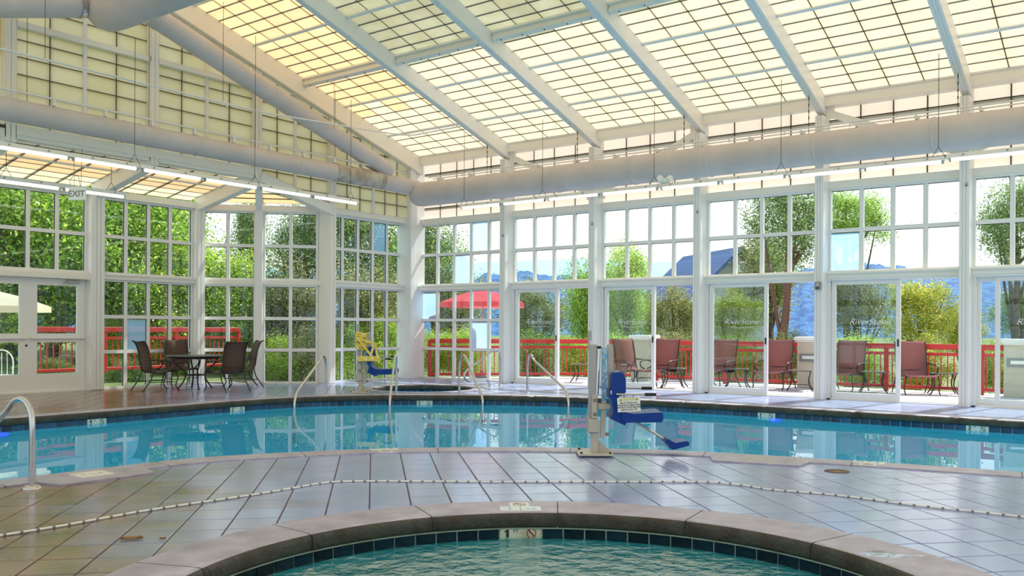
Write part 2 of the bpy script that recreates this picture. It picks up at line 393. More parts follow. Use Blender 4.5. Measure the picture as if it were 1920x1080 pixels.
def resample(line, step, closed=False):
    P = [np.array(p, float) for p in line]
    if closed: P = P+[P[0]]
    S = [0.0]
    for a, b in zip(P, P[1:]): S.append(S[-1]+np.linalg.norm(b-a))
    n = max(2, round(S[-1]/step)); out = []
    for k in range(n+(0 if closed else 1)):
        s = S[-1]*k/n; i = max(0, min(len(P)-2, int(np.searchsorted(S, s, 'right'))-1)); t = (s-S[i])/max(1e-9, S[i+1]-S[i])
        out.append(P[i]+(P[i+1]-P[i])*t)
    return out
def normals(line, closed):
    n = len(line); out = []
    for i in range(n):
        a = line[(i-1) % n if closed else max(i-1, 0)]; b = line[(i+1) % n if closed else min(i+1, n-1)]
        d = b-a; d /= np.linalg.norm(d) or 1; out.append(np.array([d[1], -d[0]]))
    return out    # right-hand side of travel

# ------------------------------------------------------------------ plan of the hall (x along the window wall, y towards it, z up)
COLX = [2.832, 5.365, 7.93, 10.461, 12.98, 15.50, 18.03]         # left edges of the columns on the right wall
CW, GP = .165, .40                                                 # column width; how far out the glass stands
GY = [-10.09, -7.42, -4.96, -2.80]                                 # gable columns (centres)
RIDGE, SL, EAVE_Z = -8.79, .30, 5.88
Z_HEAD, Z_SILL, Z_TOP, Z_HDR = 2.29, 2.506, 4.03, 4.22
E_X, S_Y = 20.7, -17.62
TH = math.atan(SL)
def roof_z(y): return EAVE_Z - SL*y if y > RIDGE else EAVE_Z - SL*RIDGE - SL*(RIDGE-y)

# ------------------------------------------------------------------ large structure: walls, columns, roof beams
# right wall: header, sill band and eave beam in one mesh; translucent cells and grid are its parts
w = MB()
w.box((-.4, .30, Z_TOP+.05), (E_X, .47, Z_HDR)); w.box((-.4, .24, Z_HEAD+.05), (E_X, .47, Z_SILL-.055))
w.box((-.4, .20, Z_HEAD+.135), (E_X, .25, Z_HEAD+.165))
w.box((-.1, .10, 5.655), (E_X, .36, 5.85)); w.box((-.1, .08, 5.64), (E_X, .37, 5.67)); w.box((-.1, .08, 5.83), (E_X, .37, 5.865))
wall_right = structure('wall_right', w, M['cream'])
tray_cache = {}
def tray(material):
    if material.name not in tray_cache:
        b = MB(); b.add([(0,0,0),(1,0,0),(1,1,0),(0,1,0),(0,0,-1),(1,0,-1),(1,1,-1),(0,1,-1)], [(0,1,2,3),(0,4,5,1),(1,5,6,2),(2,6,7,3),(3,7,4,0)])
        tray_cache[material.name] = b.mesh('panel', material)
    return tray_cache[material.name]
def cell(parent, material, T, w_, h_, gap=.004, t=.05):
    o = bpy.data.objects.new('panel', tray(material)); COL.objects.link(o); o.parent = parent
    o.matrix_world = T @ Matrix.Translation((gap, gap, 0)) @ Matrix.Diagonal((w_-2*gap, h_-2*gap, t, 1))
    return o
ROWZ = [Z_HDR-.01, 4.512, 4.813, 5.114, 5.415, 5.72]
bays = [(.02, COLX[0])]+[(COLX[i]+CW, COLX[i+1]) for i in range(len(COLX)-1)]+[(COLX[-1]+CW, E_X)]
g = MB()
for bi, (x0, x1) in enumerate(bays):
    n = 5 if bi == 0 else 4; cwid = (x1-x0)/n
    for r in range(5):
        for c in range(n):
            T = basis((x0+c*cwid, .38, ROWZ[r]), (1,0,0), (0,0,1))
            cell(wall_right, M['eave'], T, cwid, ROWZ[r+1]-ROWZ[r])
    for c in range(1, n): g.box((x0+c*cwid-.009, .372, Z_HDR-.01), (x0+c*cwid+.009, .43, 5.7))
    for z in ROWZ[1:5]: g.box((x0, .374, z-.008), (x1, .43, z+.008))
ob('grid_bars', g, wall_right, mats=M['dark'], kind='stuff')

def column(x0, x1, y0, y1, z1, face='y', m='white', extra=None):
    """A boxed aluminium column with two grooves in the face towards the pool."""
    b = MB()
    b.bbox((x0, y0+.012, 0), (x1, y1, z1), .006)
    n = 3; wd = x1-x0
    if face == 'y':
        for k in range(n): b.box((x0+wd*(k/n)+.008, y0, .02), (x0+wd*((k+1)/n)-.008, y0+.02, z1))
    else:
        wd = y1-y0
        for k in range(n): b.box((x1-.008, y0+wd*(k/n)+.008, .02), (x1+.012, y0+wd*((k+1)/n)-.008, z1))
    return structure('column', b, M[m])
for i, x in enumerate(COLX):
    o = column(x, x+CW, 0, .46, 5.46); b = MB(); b.box((x+.004, .26, 5.45), (x+CW-.004, .46, 5.66)); ob('cap', b, o, mats=M['white'])
b = MB(); b.bbox((-.46, -.16, 0), (.02, .02, 5.7), .006); b.bbox((-.46, -.1, 0), (-.03, .46, 5.7), .006); b.box((.012,-.14,0.02),(.03,.0,5.6)); structure('column', b, M['white'])
for y in GY:
    b = MB(); y0, y1 = y-.10, y+.10; zt = roof_z(y)-.40
    if y > -3: b.bbox((-.42, y0, 0), (0, y1, zt), .006); b.box((-.008, y0+.02, .02), (.012, y-.005, zt)); b.box((-.008, y+.005, .02), (.012, y1-.02, zt))
    else: b.bbox((-.26, y0, 4.50), (0, y1, zt), .006); b.box((-.008, y0+.02, 4.5), (.012, y-.005, zt)); b.box((-.008, y+.005, 4.5), (.012, y1-.02, zt))
    structure('column', b, M['cream'])

# roof beams (rafters) from the eave to the ridge and down the far side
def rafter(x0, x1, zb, zt, mname='white'):
    b = MB()
    prof = [(.25, zb-SL*.25), (RIDGE, zb-SL*RIDGE), (S_Y+.1, zb-SL*RIDGE-SL*(RIDGE-S_Y-.1)), (S_Y+.1, zt-SL*RIDGE-SL*(RIDGE-S_Y-.1)), (RIDGE, zt-SL*RIDGE), (.25, zt-SL*.25)]
    vs = [(x0, y, z) for y, z in prof]+[(x1, y, z) for y, z in prof]; n = 6
    fs = [(0,1,4,5), (1,2,3,4), (n+5,n+4,n+1,n), (n+4,n+3,n+2,n+1)]+[(i, n+i, n+(i+1) % n, (i+1) % n) for i in range(n)]
    b.add(vs, fs)
    for k in (0, 1, 2):   # ribs under the beam
        xa = x0+(x1-x0)*(k/3)+.012; xb = x0+(x1-x0)*((k+1)/3)-.012
        b.add([(xa,.2,zb-SL*.2),(xb,.2,zb-SL*.2),(xb,RIDGE,zb-SL*RIDGE),(xa,RIDGE,zb-SL*RIDGE),(xa,.2,zb-SL*.2-.012),(xb,.2,zb-SL*.2-.012),(xb,RIDGE,zb-SL*RIDGE-.012),(xa,RIDGE,zb-SL*RIDGE-.012)],
              [(4,5,6,7),(0,4,7,3),(1,2,6,5),(0,1,5,4)])
    return structure('roof_beam', b, M[mname])
for x in COLX: rafter(x+.003, x+CW-.003, 5.55, 5.885)
rafter(-.10, .09, 5.46, 5.95, 'cream')

# ceiling bays: translucent cells with dark grid bars and grey purlins
def slope_T(x, s):
    """Matrix at slope distance s up from the eave; local x along the wall, local y up the slope, local z down into the hall."""
    c, sn = math.cos(TH), math.sin(TH)
    return basis((x, .10-s*c, roof_z(.10)+s*sn), (1,0,0), (0,-c,sn))
ROWP = .3045; NR = 24
xb = [(.09, COLX[0])]+[(COLX[i]+CW, COLX[i+1]) for i in range(len(COLX)-1)]+[(COLX[-1]+CW, E_X)]
RL = (RIDGE*-1+.1)/math.cos(TH)
for bi, (x0, x1) in enumerate(xb):
    seen = bi <= 5
    n = 5 if bi == 0 else 4; cwid = (x1-x0)/n
    g = MB(); rows = NR if seen else 0
    T0 = slope_T(x0, 0); Ts = Matrix(T0)
    if seen:
        for c in range(1, n): g.box((c*cwid-.0065, 0, -.05), (c*cwid+.0065, RL, .006), 0, T0)
        for r in range(0, NR+1): g.box((0, r*ROWP-.0055, -.05), (x1-x0, r*ROWP+.0055, .005), 0, T0)
    else: g.box((0, 0, -.05), (x1-x0, .03, .005), 0, T0)
    ceil = structure('ceiling', g, M['dark'])
    for r in range(rows):
        for c in range(n):
            if bi == 0: mm = M['roof_amber'] if r >= 9 else (M['roof'] if r < 7 or c % 2 else M['roof_amber'])
            elif bi <= 4: mm = M['roof_shaded'] if r >= 12 - (bi-1)*0 + (1 if c > 1 else 0) and not (bi == 4 and r < 15) else M['roof']  # upper rows get the panels with shade put into their colour
            else: mm = M['roof']
            cell(ceil, mm, slope_T(x0+c*cwid, r*ROWP), cwid, ROWP)
    s0 = rows*ROWP
    o = cell(ceil, M['roof'], slope_T(x0, s0), x1-x0, RL-s0, .01)
    if not seen: pass
    # the other slope, behind the ridge
    c_, s_ = math.cos(TH), math.sin(TH)
    cell(ceil, M['roof'], basis((x1, S_Y, roof_z(S_Y)), (-1,0,0), (0,c_,s_)), x1-x0, (RIDGE-S_Y)/c_, .01)
    p = []
    for r in (4, 9, 18, 23):
        b = MB(); b.bbox((.0, r*ROWP-.035, .0), (x1-x0, r*ROWP+.035, .035), .008, 0, T0); ob('purlin', b, ceil, mats=M['white'])
    # stepped box beam across the bay
    b = MB(); r = 13.1
    b.bbox((0, r*ROWP-.06, .0), (x1-x0, r*ROWP+.06, .17), .01, 0, T0); b.box((0, r*ROWP+.06, .0), (x1-x0, r*ROWP+.11, .05), 0, T0)
    bm_ = ob('cross_beam', b, ceil, mats=M['cream'])
    b = MB()
    for k in range(5): b.lathe([(.012, 0), (.012, .012), (.006, .016)], 8, 0, T0 @ Matrix.Translation((.2+k*(x1-x0-.4)/4, r*ROWP+.0, .17)))
    ob('bolt', b, bm_, mats=M['dark'], kind='stuff')
b = MB(); b.box((-.1, RIDGE-.12, roof_z(RIDGE)-.20), (E_X, RIDGE+.12, roof_z(RIDGE)-.02)); structure('roof_beam', b, M['white'])

# left gable wall
GZ = [4.211+.301*k for k in range(0, 16)]
w = MB()
w.box((-.24, -10.0, 4.57), (0.0, GY[2]-.0, 4.66)); w.box((-.20, -10.0, 4.64), (.02, GY[2]-.08, 4.80)); w.box((-.24, -17.6, 4.57), (0, -10.0, 4.80))
w.box((-.42, GY[3], Z_TOP+.05), (-.14, 0, Z_HDR)); w.box((-.42, GY[3], Z_HEAD+.05), (-.2, 0, Z_SILL-.055)); w.box((-.22, GY[3], Z_HEAD+.135), (-.16, 0, Z_HEAD+.165))
w.bar((-.05, GY[2]+.05, 4.62), (-.05, GY[3]+.02, 4.10), .22, .22, 0, (0,0,1))
w.box((-.2, -10.0, 6.51), (.0, -4.86, 6.61)); 
w.box((-.3, -17.62, 0), (-.15, -12.6, 4.6))
wall_left = structure('wall_left', w, M['cream'])
gb = MB(); gw = MB()
seg = [(-10.0, -7.52, 4), (-7.32, -5.06, 4), (-4.86, -2.90, 4), (-2.70, -.10, 6)]
unit = tray(M['gable'])
for si, (y0, y1, n) in enumerate(seg):
    cwid = (y1-y0)/n
    for c in range(n):
        a, b_ = y0+c*cwid, y0+(c+1)*cwid
        for k in range(15):
            z0, z1 = GZ[k], GZ[k+1]
            lim = 5.46 - SL*max(a, b_)
            if z0 > 5.46 - SL*min(a, b_): continue
            poly = [(a, z0), (b_, z0), (b_, z1), (a, z1)]
            if si < 2:
                if z1 <= 4.72: continue
                poly = clip(poly, (0, 1), 4.72)
            if si == 2:   # above the sloping hip beam
                d = np.array([2.03, -.52]); nrm = (.52, 2.03); poly = clip(poly, nrm, nrm[0]*GY[2]+nrm[1]*4.64)
            if len(poly) < 3: continue
            if len(poly) == 4 and abs(poly[0][1]-z0) < 1e-6 and abs(poly[1][0]-b_) < 1e-6 and abs(poly[1][1]-z0) < 1e-6:
                cell(wall_left, M['gable'], basis((-.12, a, z0), (0,1,0), (0,0,1)), cwid, z1-z0)
            else:
                mb = MB(); q = [(y, z) for y, z in poly]
                mb.add([(-.12, y, z) for y, z in q], [tuple(range(len(q)))]); mb.add([(-.12, y, z) for y, z in q]+[(-.17, y, z) for y, z in q], [(i, (i+1) % len(q), len(q)+(i+1) % len(q), len(q)+i) for i in range(len(q))])
                ob('panel', mb, wall_left, mats=M['gable'])
        if c:
            zt = 5.6 - SL*a; zb = 4.75 if si < 2 else (4.7-.256*(a-GY[2]) if si == 2 else Z_HDR)
            (gw if c == n//2 else gb).box((-.17, a-(.03 if c == n//2 else .007), zb), (-.112 if c != n//2 else -.07, a+(.03 if c == n//2 else .007), zt))
    for z in GZ[1:]:
        ya = max(y0, y0); yb_ = y1
        ymax = (5.6-z)/SL      # rake limit: z < 5.6 - SL*y
        yb2 = min(y1, ymax); ya2 = y0
        if si < 2 and z < 4.8: continue
        if si == 2: ya2 = max(y0, GY[2]+(4.64-z)/.256)
        if yb2 > ya2: gb.box((-.17, ya2, z-.006), (-.113, yb2, z+.006))
ob('grid_bars', gb, wall_left, mats=M['dark'], kind='stuff'); ob('mullions', gw, wall_left, mats=M['white'], kind='stuff')
# the far part of the gable, outside the photograph
cell(wall_left, M['gable'], basis((-.12, S_Y, 4.7), (0,1,0), (0,0,1)), -10.2-S_Y, 1.3)
mb = MB(); yy = [(S_Y, 6.0), (-10.2, 6.0), (-10.2, roof_z(-10.2)), (S_Y, roof_z(S_Y))]
mb.add([(-.12, y, z) for y, z in yy], [(0,1,2,3)]); mb.add([(-.17, y, z) for y, z in yy], [(3,2,1,0)]); ob('panel', mb, wall_left, mats=M['gable'])
# back and end walls, behind the camera; unseen, glazed to let fill light in
b = MB(); b.box((-.3, S_Y-.15, Z_TOP+.05), (E_X+.15, S_Y, Z_HDR+.1)); b.box((-.3, S_Y-.15, Z_HEAD+.05), (E_X+.15, S_Y, Z_SILL-.055)); b.box((-.3, S_Y-.15, 5.56), (E_X+.15, S_Y, 5.80))
for x in [-.3]+COLX+[E_X]: b.box((x, S_Y-.15, 0), (x+CW, S_Y+.02, 5.6))
unseen_wall_back = structure('unseen_wall_back', b, M['cream'])
for bi, (x0, x1) in enumerate(bays): cell(unseen_wall_back, M['eave'], basis((x1, S_Y-.08, Z_HDR+.1), (-1,0,0), (0,0,1)), x1-x0, 5.56-Z_HDR-.1)  # added glazing of the unseen back wall, lets fill light in
b = MB(); b.box((E_X, S_Y, Z_TOP+.05), (E_X+.15, .46, Z_HDR+.1)); b.box((E_X, S_Y, Z_HEAD+.05), (E_X+.15, .46, Z_SILL-.055))
for y in (-17.5, -14.0, -10.5, -7.0, -3.5, .2): b.box((E_X, y, 0), (E_X+.16, y+.2, roof_z(y)-.1))
unseen_wall_front = structure('unseen_wall_front', b, M['cream'])
pr = [(S_Y, Z_HDR+.1), (.4, Z_HDR+.1), (.4, roof_z(.4)), (RIDGE, roof_z(RIDGE)), (S_Y, roof_z(S_Y))]
b = MB(); b.add([(E_X+.08, y, z) for y, z in pr], [(0,1,2,3,4)]); b.add([(E_X+.08, y, z) for y, z in pr]+[(E_X+.13, y, z) for y, z in pr], [(i, (i+1) % 5, 5+(i+1) % 5, 5+i) for i in range(5)]); ob('panel', b, unseen_wall_front, mats=M['gable'])  # added glazing of the unseen end wall, lets fill light in

# alcove: roof, rafters, hip and headers
AX = -2.27
ar = MB(); arp = []
F0, F1 = np.array([-2.42, -4.88]), np.array([-.36, -2.82]); FM = (F0+F1)/2
hd = MB()
hd.box((AX-.08, -12.6, Z_TOP+.05), (AX+.14, -4.9, Z_HDR)); hd.box((AX-.08, -7.42, Z_HEAD+.05), (AX+.12, -4.9, Z_SILL-.055)); hd.box((AX-.08, -12.6, Z_HEAD+.05), (AX+.14, -7.3, Z_SILL-.055)); hd.box((AX+.12, -12.6, Z_HEAD+.02), (AX+.18, -7.4, Z_HEAD+.12))
hd.box((AX+.11, -7.42, Z_HEAD+.135), (AX+.15, -4.9, Z_HEAD+.165))
for z0, z1, wd in ((Z_TOP+.05, Z_HDR, .2), (Z_HEAD+.05, Z_SILL-.055, .18)):
    hd.bar((F0[0], F0[1], (z0+z1)/2), (F1[0], F1[1], (z0+z1)/2), wd, z1-z0)
wall_alcove = structure('wall_alcove', hd, M['cream'])
g = MB()
def alc_z(x): return 4.70 + (x)*(.42/2.27) + .0
aT = basis((0, -12.6, 4.72), (0,-1,0), Vector((-2.4, 0, -.44)))     # local x along the gable, local y down the alcove roof, local z down
al = math.hypot(2.4, .44)
ceil = None
ab = [(-12.6, -10.17), (-10.01, -7.50), (-7.34, -5.04)]
g = MB()
for y0, y1 in ab:
    n = 4; cw_ = (y1-y0)/n; T0 = aT @ Matrix.Translation((-(y1+12.6), 0, 0))
    for c in range(1, n): g.box((c*cw_-.01, 0, -.05), (c*cw_+.01, al, .006), 0, T0)
    for r in range(9): g.box((0, r*al/8-.009, -.05), (y1-y0, r*al/8+.009, .005), 0, T0)
ceil = structure('ceiling', g, M['dark'])
for y0, y1 in ab:
    n = 4; cw_ = (y1-y0)/n
    for r in range(8):
        for c in range(n): cell(ceil, M['roof_amber'] if 1 < r < 6 else M['gable'], aT @ Matrix.Translation((-(y1+12.6)+c*cw_, r*al/8, 0)), cw_, al/8)
    for r in (4,):
        b = MB(); b.bbox((0, r*al/8-.03, 0), (y1-y0, r*al/8+.03, .035), .006, 0, aT @ Matrix.Translation((-(y1+12.6), 0, 0))); ob('purlin', b, ceil, mats=M['cream'])
# hip triangle over the angled bay
P0, P1, P2 = Vector((-.02, -4.9, 4.72)), Vector((-2.42, -4.88, 4.28)), Vector((-.1, -2.8, 4.25))
hp = MB(); nb = 6
for k in range(nb):
    t0, t1 = k/nb+.004, (k+1)/nb-.004
    for half in (0, 1):
        A, B = (P1, (P1+P2)/2) if half == 0 else ((P1+P2)/2, P2)
        q = [P0.lerp(A, t0), P0.lerp(B, t0), P0.lerp(B, t1), P0.lerp(A, t1)]
        m_ = MB(); m_.add([tuple(v) for v in q], [(0,1,2,3)]); m_.add([tuple(v) for v in q]+[tuple(v+Vector((0,0,.05))) for v in q], [(i,(i+1) % 4,4+(i+1) % 4,4+i) for i in range(4)]); ob('panel', m_, ceil, mats=M['roof_amber'] if half == 0 or k > 3 else M['gable'])
    if k: hp.bar(tuple(P0.lerp(P1, k/nb)), tuple(P0.lerp(P2, k/nb)), .05, .018, 0)
ob('grid_bars', hp, ceil, mats=M['dark'], kind='stuff')
def sbeam(p, q, w_, h_, m='white'):
    b = MB(); b.bar(p, q, w_, h_, 0, (0,0,1), .01); return structure('roof_beam', b, M[m])
for y in (GY[0], GY[1], GY[2]):
    sbeam((-.05, y, 4.61), (AX+.10, y, 4.19), .19, .34)
sbeam((-.05, -4.92, 4.56), (FM[0]+.08, FM[1]-.08, 4.16), .15, .17)
for y in (GY[0], GY[1]):
    b = MB(); b.bbox((AX-.10, y-.16, 0), (AX+.22, y+.13, 4.15), .006)
    for k in range(3): b.box((AX+.21, y-.13+k*.085, .02), (AX+.235, y-.06+k*.085, 4.1))
    structure('column', b, M['white'])
b = MB(); b.bbox((AX-.14, -5.08, 0), (AX+.17, -4.84, 4.15), .006); b.box((AX+.16, -5.05, .02), (AX+.185, -4.97, 4.1)); b.box((AX+.16, -4.95, .02), (AX+.185, -4.87, 4.1)); structure('column', b, M['white'])
b = MB(); T = basis((FM[0], FM[1], 0), (.7071,.7071,0), (-.7071,.7071,0)); b.bbox((-.085, -.16, 0), (.085, .10, 4.2), .006, 0, T); structure('column', b, M['white'])

# ------------------------------------------------------------------ glazing
bx = MB(); bx.box((0,-.5,0), (1,.5,1)); PANE = bx.mesh('pane', M['glass']); bx = MB(); bx.box((0,-.5,0), (1,.5,1)); PANE_FOG = bx.mesh('pane', M['fog'])
wcount = [0]
def window(O, U, w_, z0, z1, nc, nr, fog=(), fr=.045, mu=.038, name=None):
    """A fixed window: frame and sash bars in one mesh, dark gasket lines, every pane a part."""
    U = Vector((U[0], U[1], 0)).normalized(); T = basis((O[0], O[1], z0), U, (-U.y, U.x, 0)); h = z1-z0
    wcount[0] += 1
    f = MB(); d = .045
    f.box((0,-d,0), (fr,d,h), 0, T); f.box((w_-fr,-d,0), (w_,d,h), 0, T); f.box((fr,-d,0), (w_-fr,d,fr), 0, T); f.box((fr,-d,h-fr), (w_-fr,d,h), 0, T)
    pw = (w_-2*fr)/nc; ph = (h-2*fr)/nr
    for c in range(1, nc): f.box((fr+c*pw-mu, -d*.8, fr), (fr+c*pw+mu, d*.8, h-fr), 0, T)
    for r in range(1, nr): f.box((fr, -d*.75, fr+r*ph-mu), (w_-fr, d*.75, fr+r*ph+mu), 0, T)
    root = ob(name or ('window_%d' % wcount[0]), f, mats=M['white'], kind='structure')
    gk = MB(); t = .010
    for c in range(nc):
        for r in range(nr):
            x0 = fr+c*pw+(mu if c else 0); x1 = fr+(c+1)*pw-(mu if c < nc-1 else 0); y0 = fr+r*ph+(mu if r else 0); y1 = fr+(r+1)*ph-(mu if r < nr-1 else 0)
            gk.box((x1-t,-.012,y0), (x1,.012,y1), 0, T); gk.box((x0,-.012,y1-t), (x1-t,.012,y1), 0, T)
            o = bpy.data.objects.new('pane', PANE_FOG if (c, r) in fog else PANE); COL.objects.link(o); o.parent = root
            o.matrix_world = T @ Matrix.Translation((x0, 0, y0)) @ Matrix.Diagonal((x1-x0, .006, y1-y0, 1))
            if (c, r) in fog: o['label'] = 'fogged bluish pane'
    ob('gasket', gk, root, mats=M['gasket'], kind='stuff')
    return root
# right wall: upper windows of every bay (bays run 0..)
for bi, (x0, x1) in enumerate(bays):
    a = -.13 if bi == 0 else x0; n = 5 if bi == 0 else 4
    fog = {0: ((3, 1), (2, 0)), 4: ((0, 0),)}.get(bi, ())
    window((a, GP), (1,0), x1-a, Z_SILL-.055, Z_TOP+.05, n, 2, fog)
window((-.13, GP), (1,0), COLX[0]+.13, 0.0, Z_HEAD+.05, 5, 3, ((0, 2), (3, 1)))
# five-pane window in the gable wall beside the corner
window((-.40, -2.72), (0,1), 2.72-.08+.02, Z_SILL-.055, Z_TOP+.05, 5, 2, ((3, 1),)); window((-.40, -2.72), (0,1), 2.72-.06, 0.0, Z_HEAD+.05, 5, 3)
# alcove windows
window((AX, -7.29), (0,1), 2.21, Z_SILL-.055, Z_TOP+.05, 4, 2); window((AX, -7.29), (0,1), 2.21, 0.0, Z_HEAD+.05, 4, 3, ((1, 1),))
window((AX, -9.96), (0,1), 2.38, Z_SILL-.055, Z_TOP+.05, 4, 2)
window((AX, -12.5), (0,1), 2.25, Z_SILL-.055, Z_TOP+.05, 4, 2); window((AX, -12.5), (0,1), 2.25, 0.0, Z_HEAD+.05, 4, 3)
fd = (F1-F0)/np.linalg.norm(F1-F0); fl = np.linalg.norm(F1-F0)
for k in (0, 1):
    o_ = F0+fd*(.10 if k == 0 else fl/2+.085); wd = fl/2-.185
    window(o_, fd, wd, Z_SILL-.055, Z_TOP+.05, 2, 2); window(o_, fd, wd, 0.0, Z_HEAD+.05, 2, 3)

for bi, (x0, x1) in enumerate(bays):  # added glazing in the unseen walls, brightens the hall from behind
    for z0, z1, nr_ in ((Z_SILL-.055, Z_TOP+.05, 2), (0.0, Z_HEAD+.05, 3)): window((x0, S_Y-.07), (1,0), x1-x0, z0, z1, 4, nr_)
for k in range(5):
    for z0, z1, nr_ in ((Z_SILL-.055, Z_TOP+.05, 2), (0.0, Z_HEAD+.05, 3)): window((E_X+.07, -17.3+3.5*k), (0,1), 3.3, z0, z1, 5, nr_)
# doors --------------------------------------------------------------
def frame_leaf(w_, h_, st, top, bot, T, mid=None, d=.022):
    f = MB(); f.box((0,-d,0), (st,d,h_), 0, T); f.box((w_-st,-d,0), (w_,d,h_), 0, T); f.box((st,-d,0), (w_-st,d,bot), 0, T); f.box((st,-d,h_-top), (w_-st,d,h_), 0, T)
    if mid: f.box((st,-d,mid[0]), (w_-st,d,mid[1]), 0, T)
    return f
def pane_at(parent, T, x0, x1, z0, z1, fog=False):
    o = bpy.data.objects.new('pane', PANE_FOG if fog else PANE); COL.objects.link(o); o.parent = parent
    o.matrix_world = T @ Matrix.Translation((x0, 0, z0)) @ Matrix.Diagonal((x1-x0, .006, z1-z0, 1)); return o
DECAL = None
def sliding_door(num, x0, x1, off):
    global DECAL
    b = MB(); h = Z_HEAD+.06
    b.box((x0, .30, 0), (x0+.06, .50, h)); b.box((x1-.03, .30, 0), (x1, .50, h)); b.box((x0+.06, .30, h-.06), (x1-.03, .50, h)); b.box((x0, .30, -.004), (x1, .50, .022))
    b.box((x0+.06, .38, .022), (x1-.03, .39, .04)); b.box((x0, .26, h-.05), (x1, .30, h))
    root = structure('door_%d' % num, b, M['white'])
    half = (x1-x0)*.53
    # fixed leaf on the left, sliding leaf stacked in front of it (or pulled right by off)
    for kind, xs, y in (('fixed_leaf', x0+.05, .44), ('sliding_leaf', x0+.08+off, .345)):
        T = basis((xs, y, .022), (1,0,0), (0,1,0)); f = frame_leaf(half, h-.085, .075, .07, .12, T, d=.02)
        lf = ob(kind, f, root, mats=M['white']); pane_at(lf, T, .075, half-.075, .12, h-.155)
        if kind == 'sliding_leaf':
            hm = MB(); hm.bbox((half-.055, -.035, 1.02), (half-.025, -.018, 1.16), .006, 0, T); ob('handle', hm, lf, mats=M['black'], label='black pull handle')
            if DECAL is None: DECAL = text_mesh('RiverStone', .165, M['decal'], .0008, .38, -.0025)
            o = ob('lettering', DECAL, lf); o.matrix_world = basis((xs+half*.55, y-.006, 1.50), (1,0,0), (0,0,1))
            sw = MB(); sw.tube([(xs+half*.55-.24, y-.006, 1.395), (xs+half*.55, y-.006, 1.375), (xs+half*.55+.28, y-.006, 1.40)], .003, 5); ob('swash', sw, lf, mats=M['decal'])
    return root
for i in range(1, 6):
    x0, x1 = bays[i]
    sliding_door(i, x0, x1, 0.0 if i < 5 else .28)
for i in range(6, len(bays)):
    sliding_door(i, bays[i][0], bays[i][1], 0.0)
# swing doors under the alcove windows, with push bars and a closer
b = MB(); h = Z_HEAD+.06
b.box((AX-.06, -9.98, 0), (AX+.06, -9.90, h)); b.box((AX-.06, -7.60, 0), (AX+.06, -7.52, h)); b.box((AX-.06, -9.90, h-.05), (AX+.06, -7.60, h)); b.box((AX-.08, -9.98, -.004), (AX+.08, -7.52, .018))
dd = structure('door_9', b, M['white'])
for k, y0 in enumerate((-9.90, -8.755)):
    T = basis((AX, y0+.006, .02), (0,1,0), (-1,0,0)); lw = 1.145; f = frame_leaf(lw, h-.075, .17, .13, .36, T, (.99, 1.17), .025)
    lf = ob('leaf', f, dd, mats=M['white']); pane_at(lf, T, .17, lw-.17, .36, .99); pane_at(lf, T, .17, lw-.17, 1.17, h-.205)
    p = MB(); p.bbox((.03, -.085, 1.055), (lw-.03, -.045, 1.09), .008, 0, T); p.box((.03, -.06, 1.05), (.10, -.02, 1.10), 0, T); p.box((lw-.10, -.06, 1.05), (lw-.03, -.02, 1.10), 0, T); ob('push_bar', p, lf, mats=M['pipe'])
    if k == 1:
        c = MB(); c.bbox((lw-.40, -.10, 2.20), (lw-.14, -.026, 2.26), .01, 0, T); c.bar(tuple(T @ Vector((lw-.3, -.08, 2.22))), tuple(T @ Vector((lw-.50, -.11, 2.19))), .02, .012); c.bar(tuple(T @ Vector((lw-.50, -.11, 2.19))), tuple(T @ Vector((lw-.2, -.03, 2.28))), .02, .012); ob('door_closer', c, lf, mats=M['liftgrey'], label='grey hydraulic door closer')
    else:
        c = MB(); c.lathe([(.022, 0), (.022, .012), (.012, .016)], 12, 0, basis(tuple(T @ Vector((lw-.04, -.025, .93))), (0,1,0), (0,0,1))); ob('lock', c, lf, mats=M['black'])

# wall braces on the right wall: flat bars running from the column tops down to the next column
for (xa, za), (xb_, zb_) in (((COLX[0]+CW, 5.54), (COLX[1], 4.42)), ((COLX[1]+CW, 4.42), (COLX[2], 5.50)), ((COLX[3]+CW, 5.54), (COLX[4], 4.50)), ((COLX[4]+CW, 4.50), (COLX[5], 5.54))):
    b = MB(); b.bar((xa, .20, za), (xb_, .20, zb_), .05, .13, 0, (0,1,0)) if False else b.bar((xa, .20, za), (xb_, .20, zb_), .06, .13)
    for xx, zz, s in ((xa, za, 1), (xb_, zb_, -1)):
        b.box((min(xx, xx+s*.14), .16, zz-.12), (max(xx, xx+s*.14), .24, zz+.12))
    structure('brace_beam', b, M['cream'])

# ------------------------------------------------------------------ pools
far = [(2.55,-16.4), (2.55,-13), (2.56,-11.3), (2.57,-9.8), (2.53,-8.4), (2.50,-7.2), (2.62,-6.26), (2.94,-5.45), (3.6,-4.58), (4.56,-3.78), (5.53,-3.12), (6.7,-2.66), (8.0,-2.38), (9.2,-2.25), (10.4,-2.20), (12.5,-2.17), (15,-2.12), (19,-2.05)]
near = [(19,-7.2), (16.5,-7.3), (14.83,-7.46), (13.73,-7.64), (12.51,-7.91), (11.68,-8.15), (10.72,-8.62), (10.01,-9.10), (9.45,-9.57), (8.96,-10.08), (8.57,-10.62), (8.23,-11.2), (7.97,-11.75), (7.87,-12.3), (7.82,-13), (7.8,-14), (7.8,-16.4)]
far_l = smooth_line(far); near_l = smooth_line(near)
POOL = resample(far_l+near_l, .15, True)          # clockwise seen from above: travel +x along the far side, water on the right
WC, WR = np.array([13.495, -13.425]), 1.99
SC_, SR = np.array([2.72, -2.62]), 1.08
def circle(c, r, n, cw=True):
    return [np.array([c[0]+r*math.cos(a), c[1]+r*math.sin(a)]) for a in ([-2*PI*i/n for i in range(n)] if cw else [2*PI*i/n for i in range(n)])]
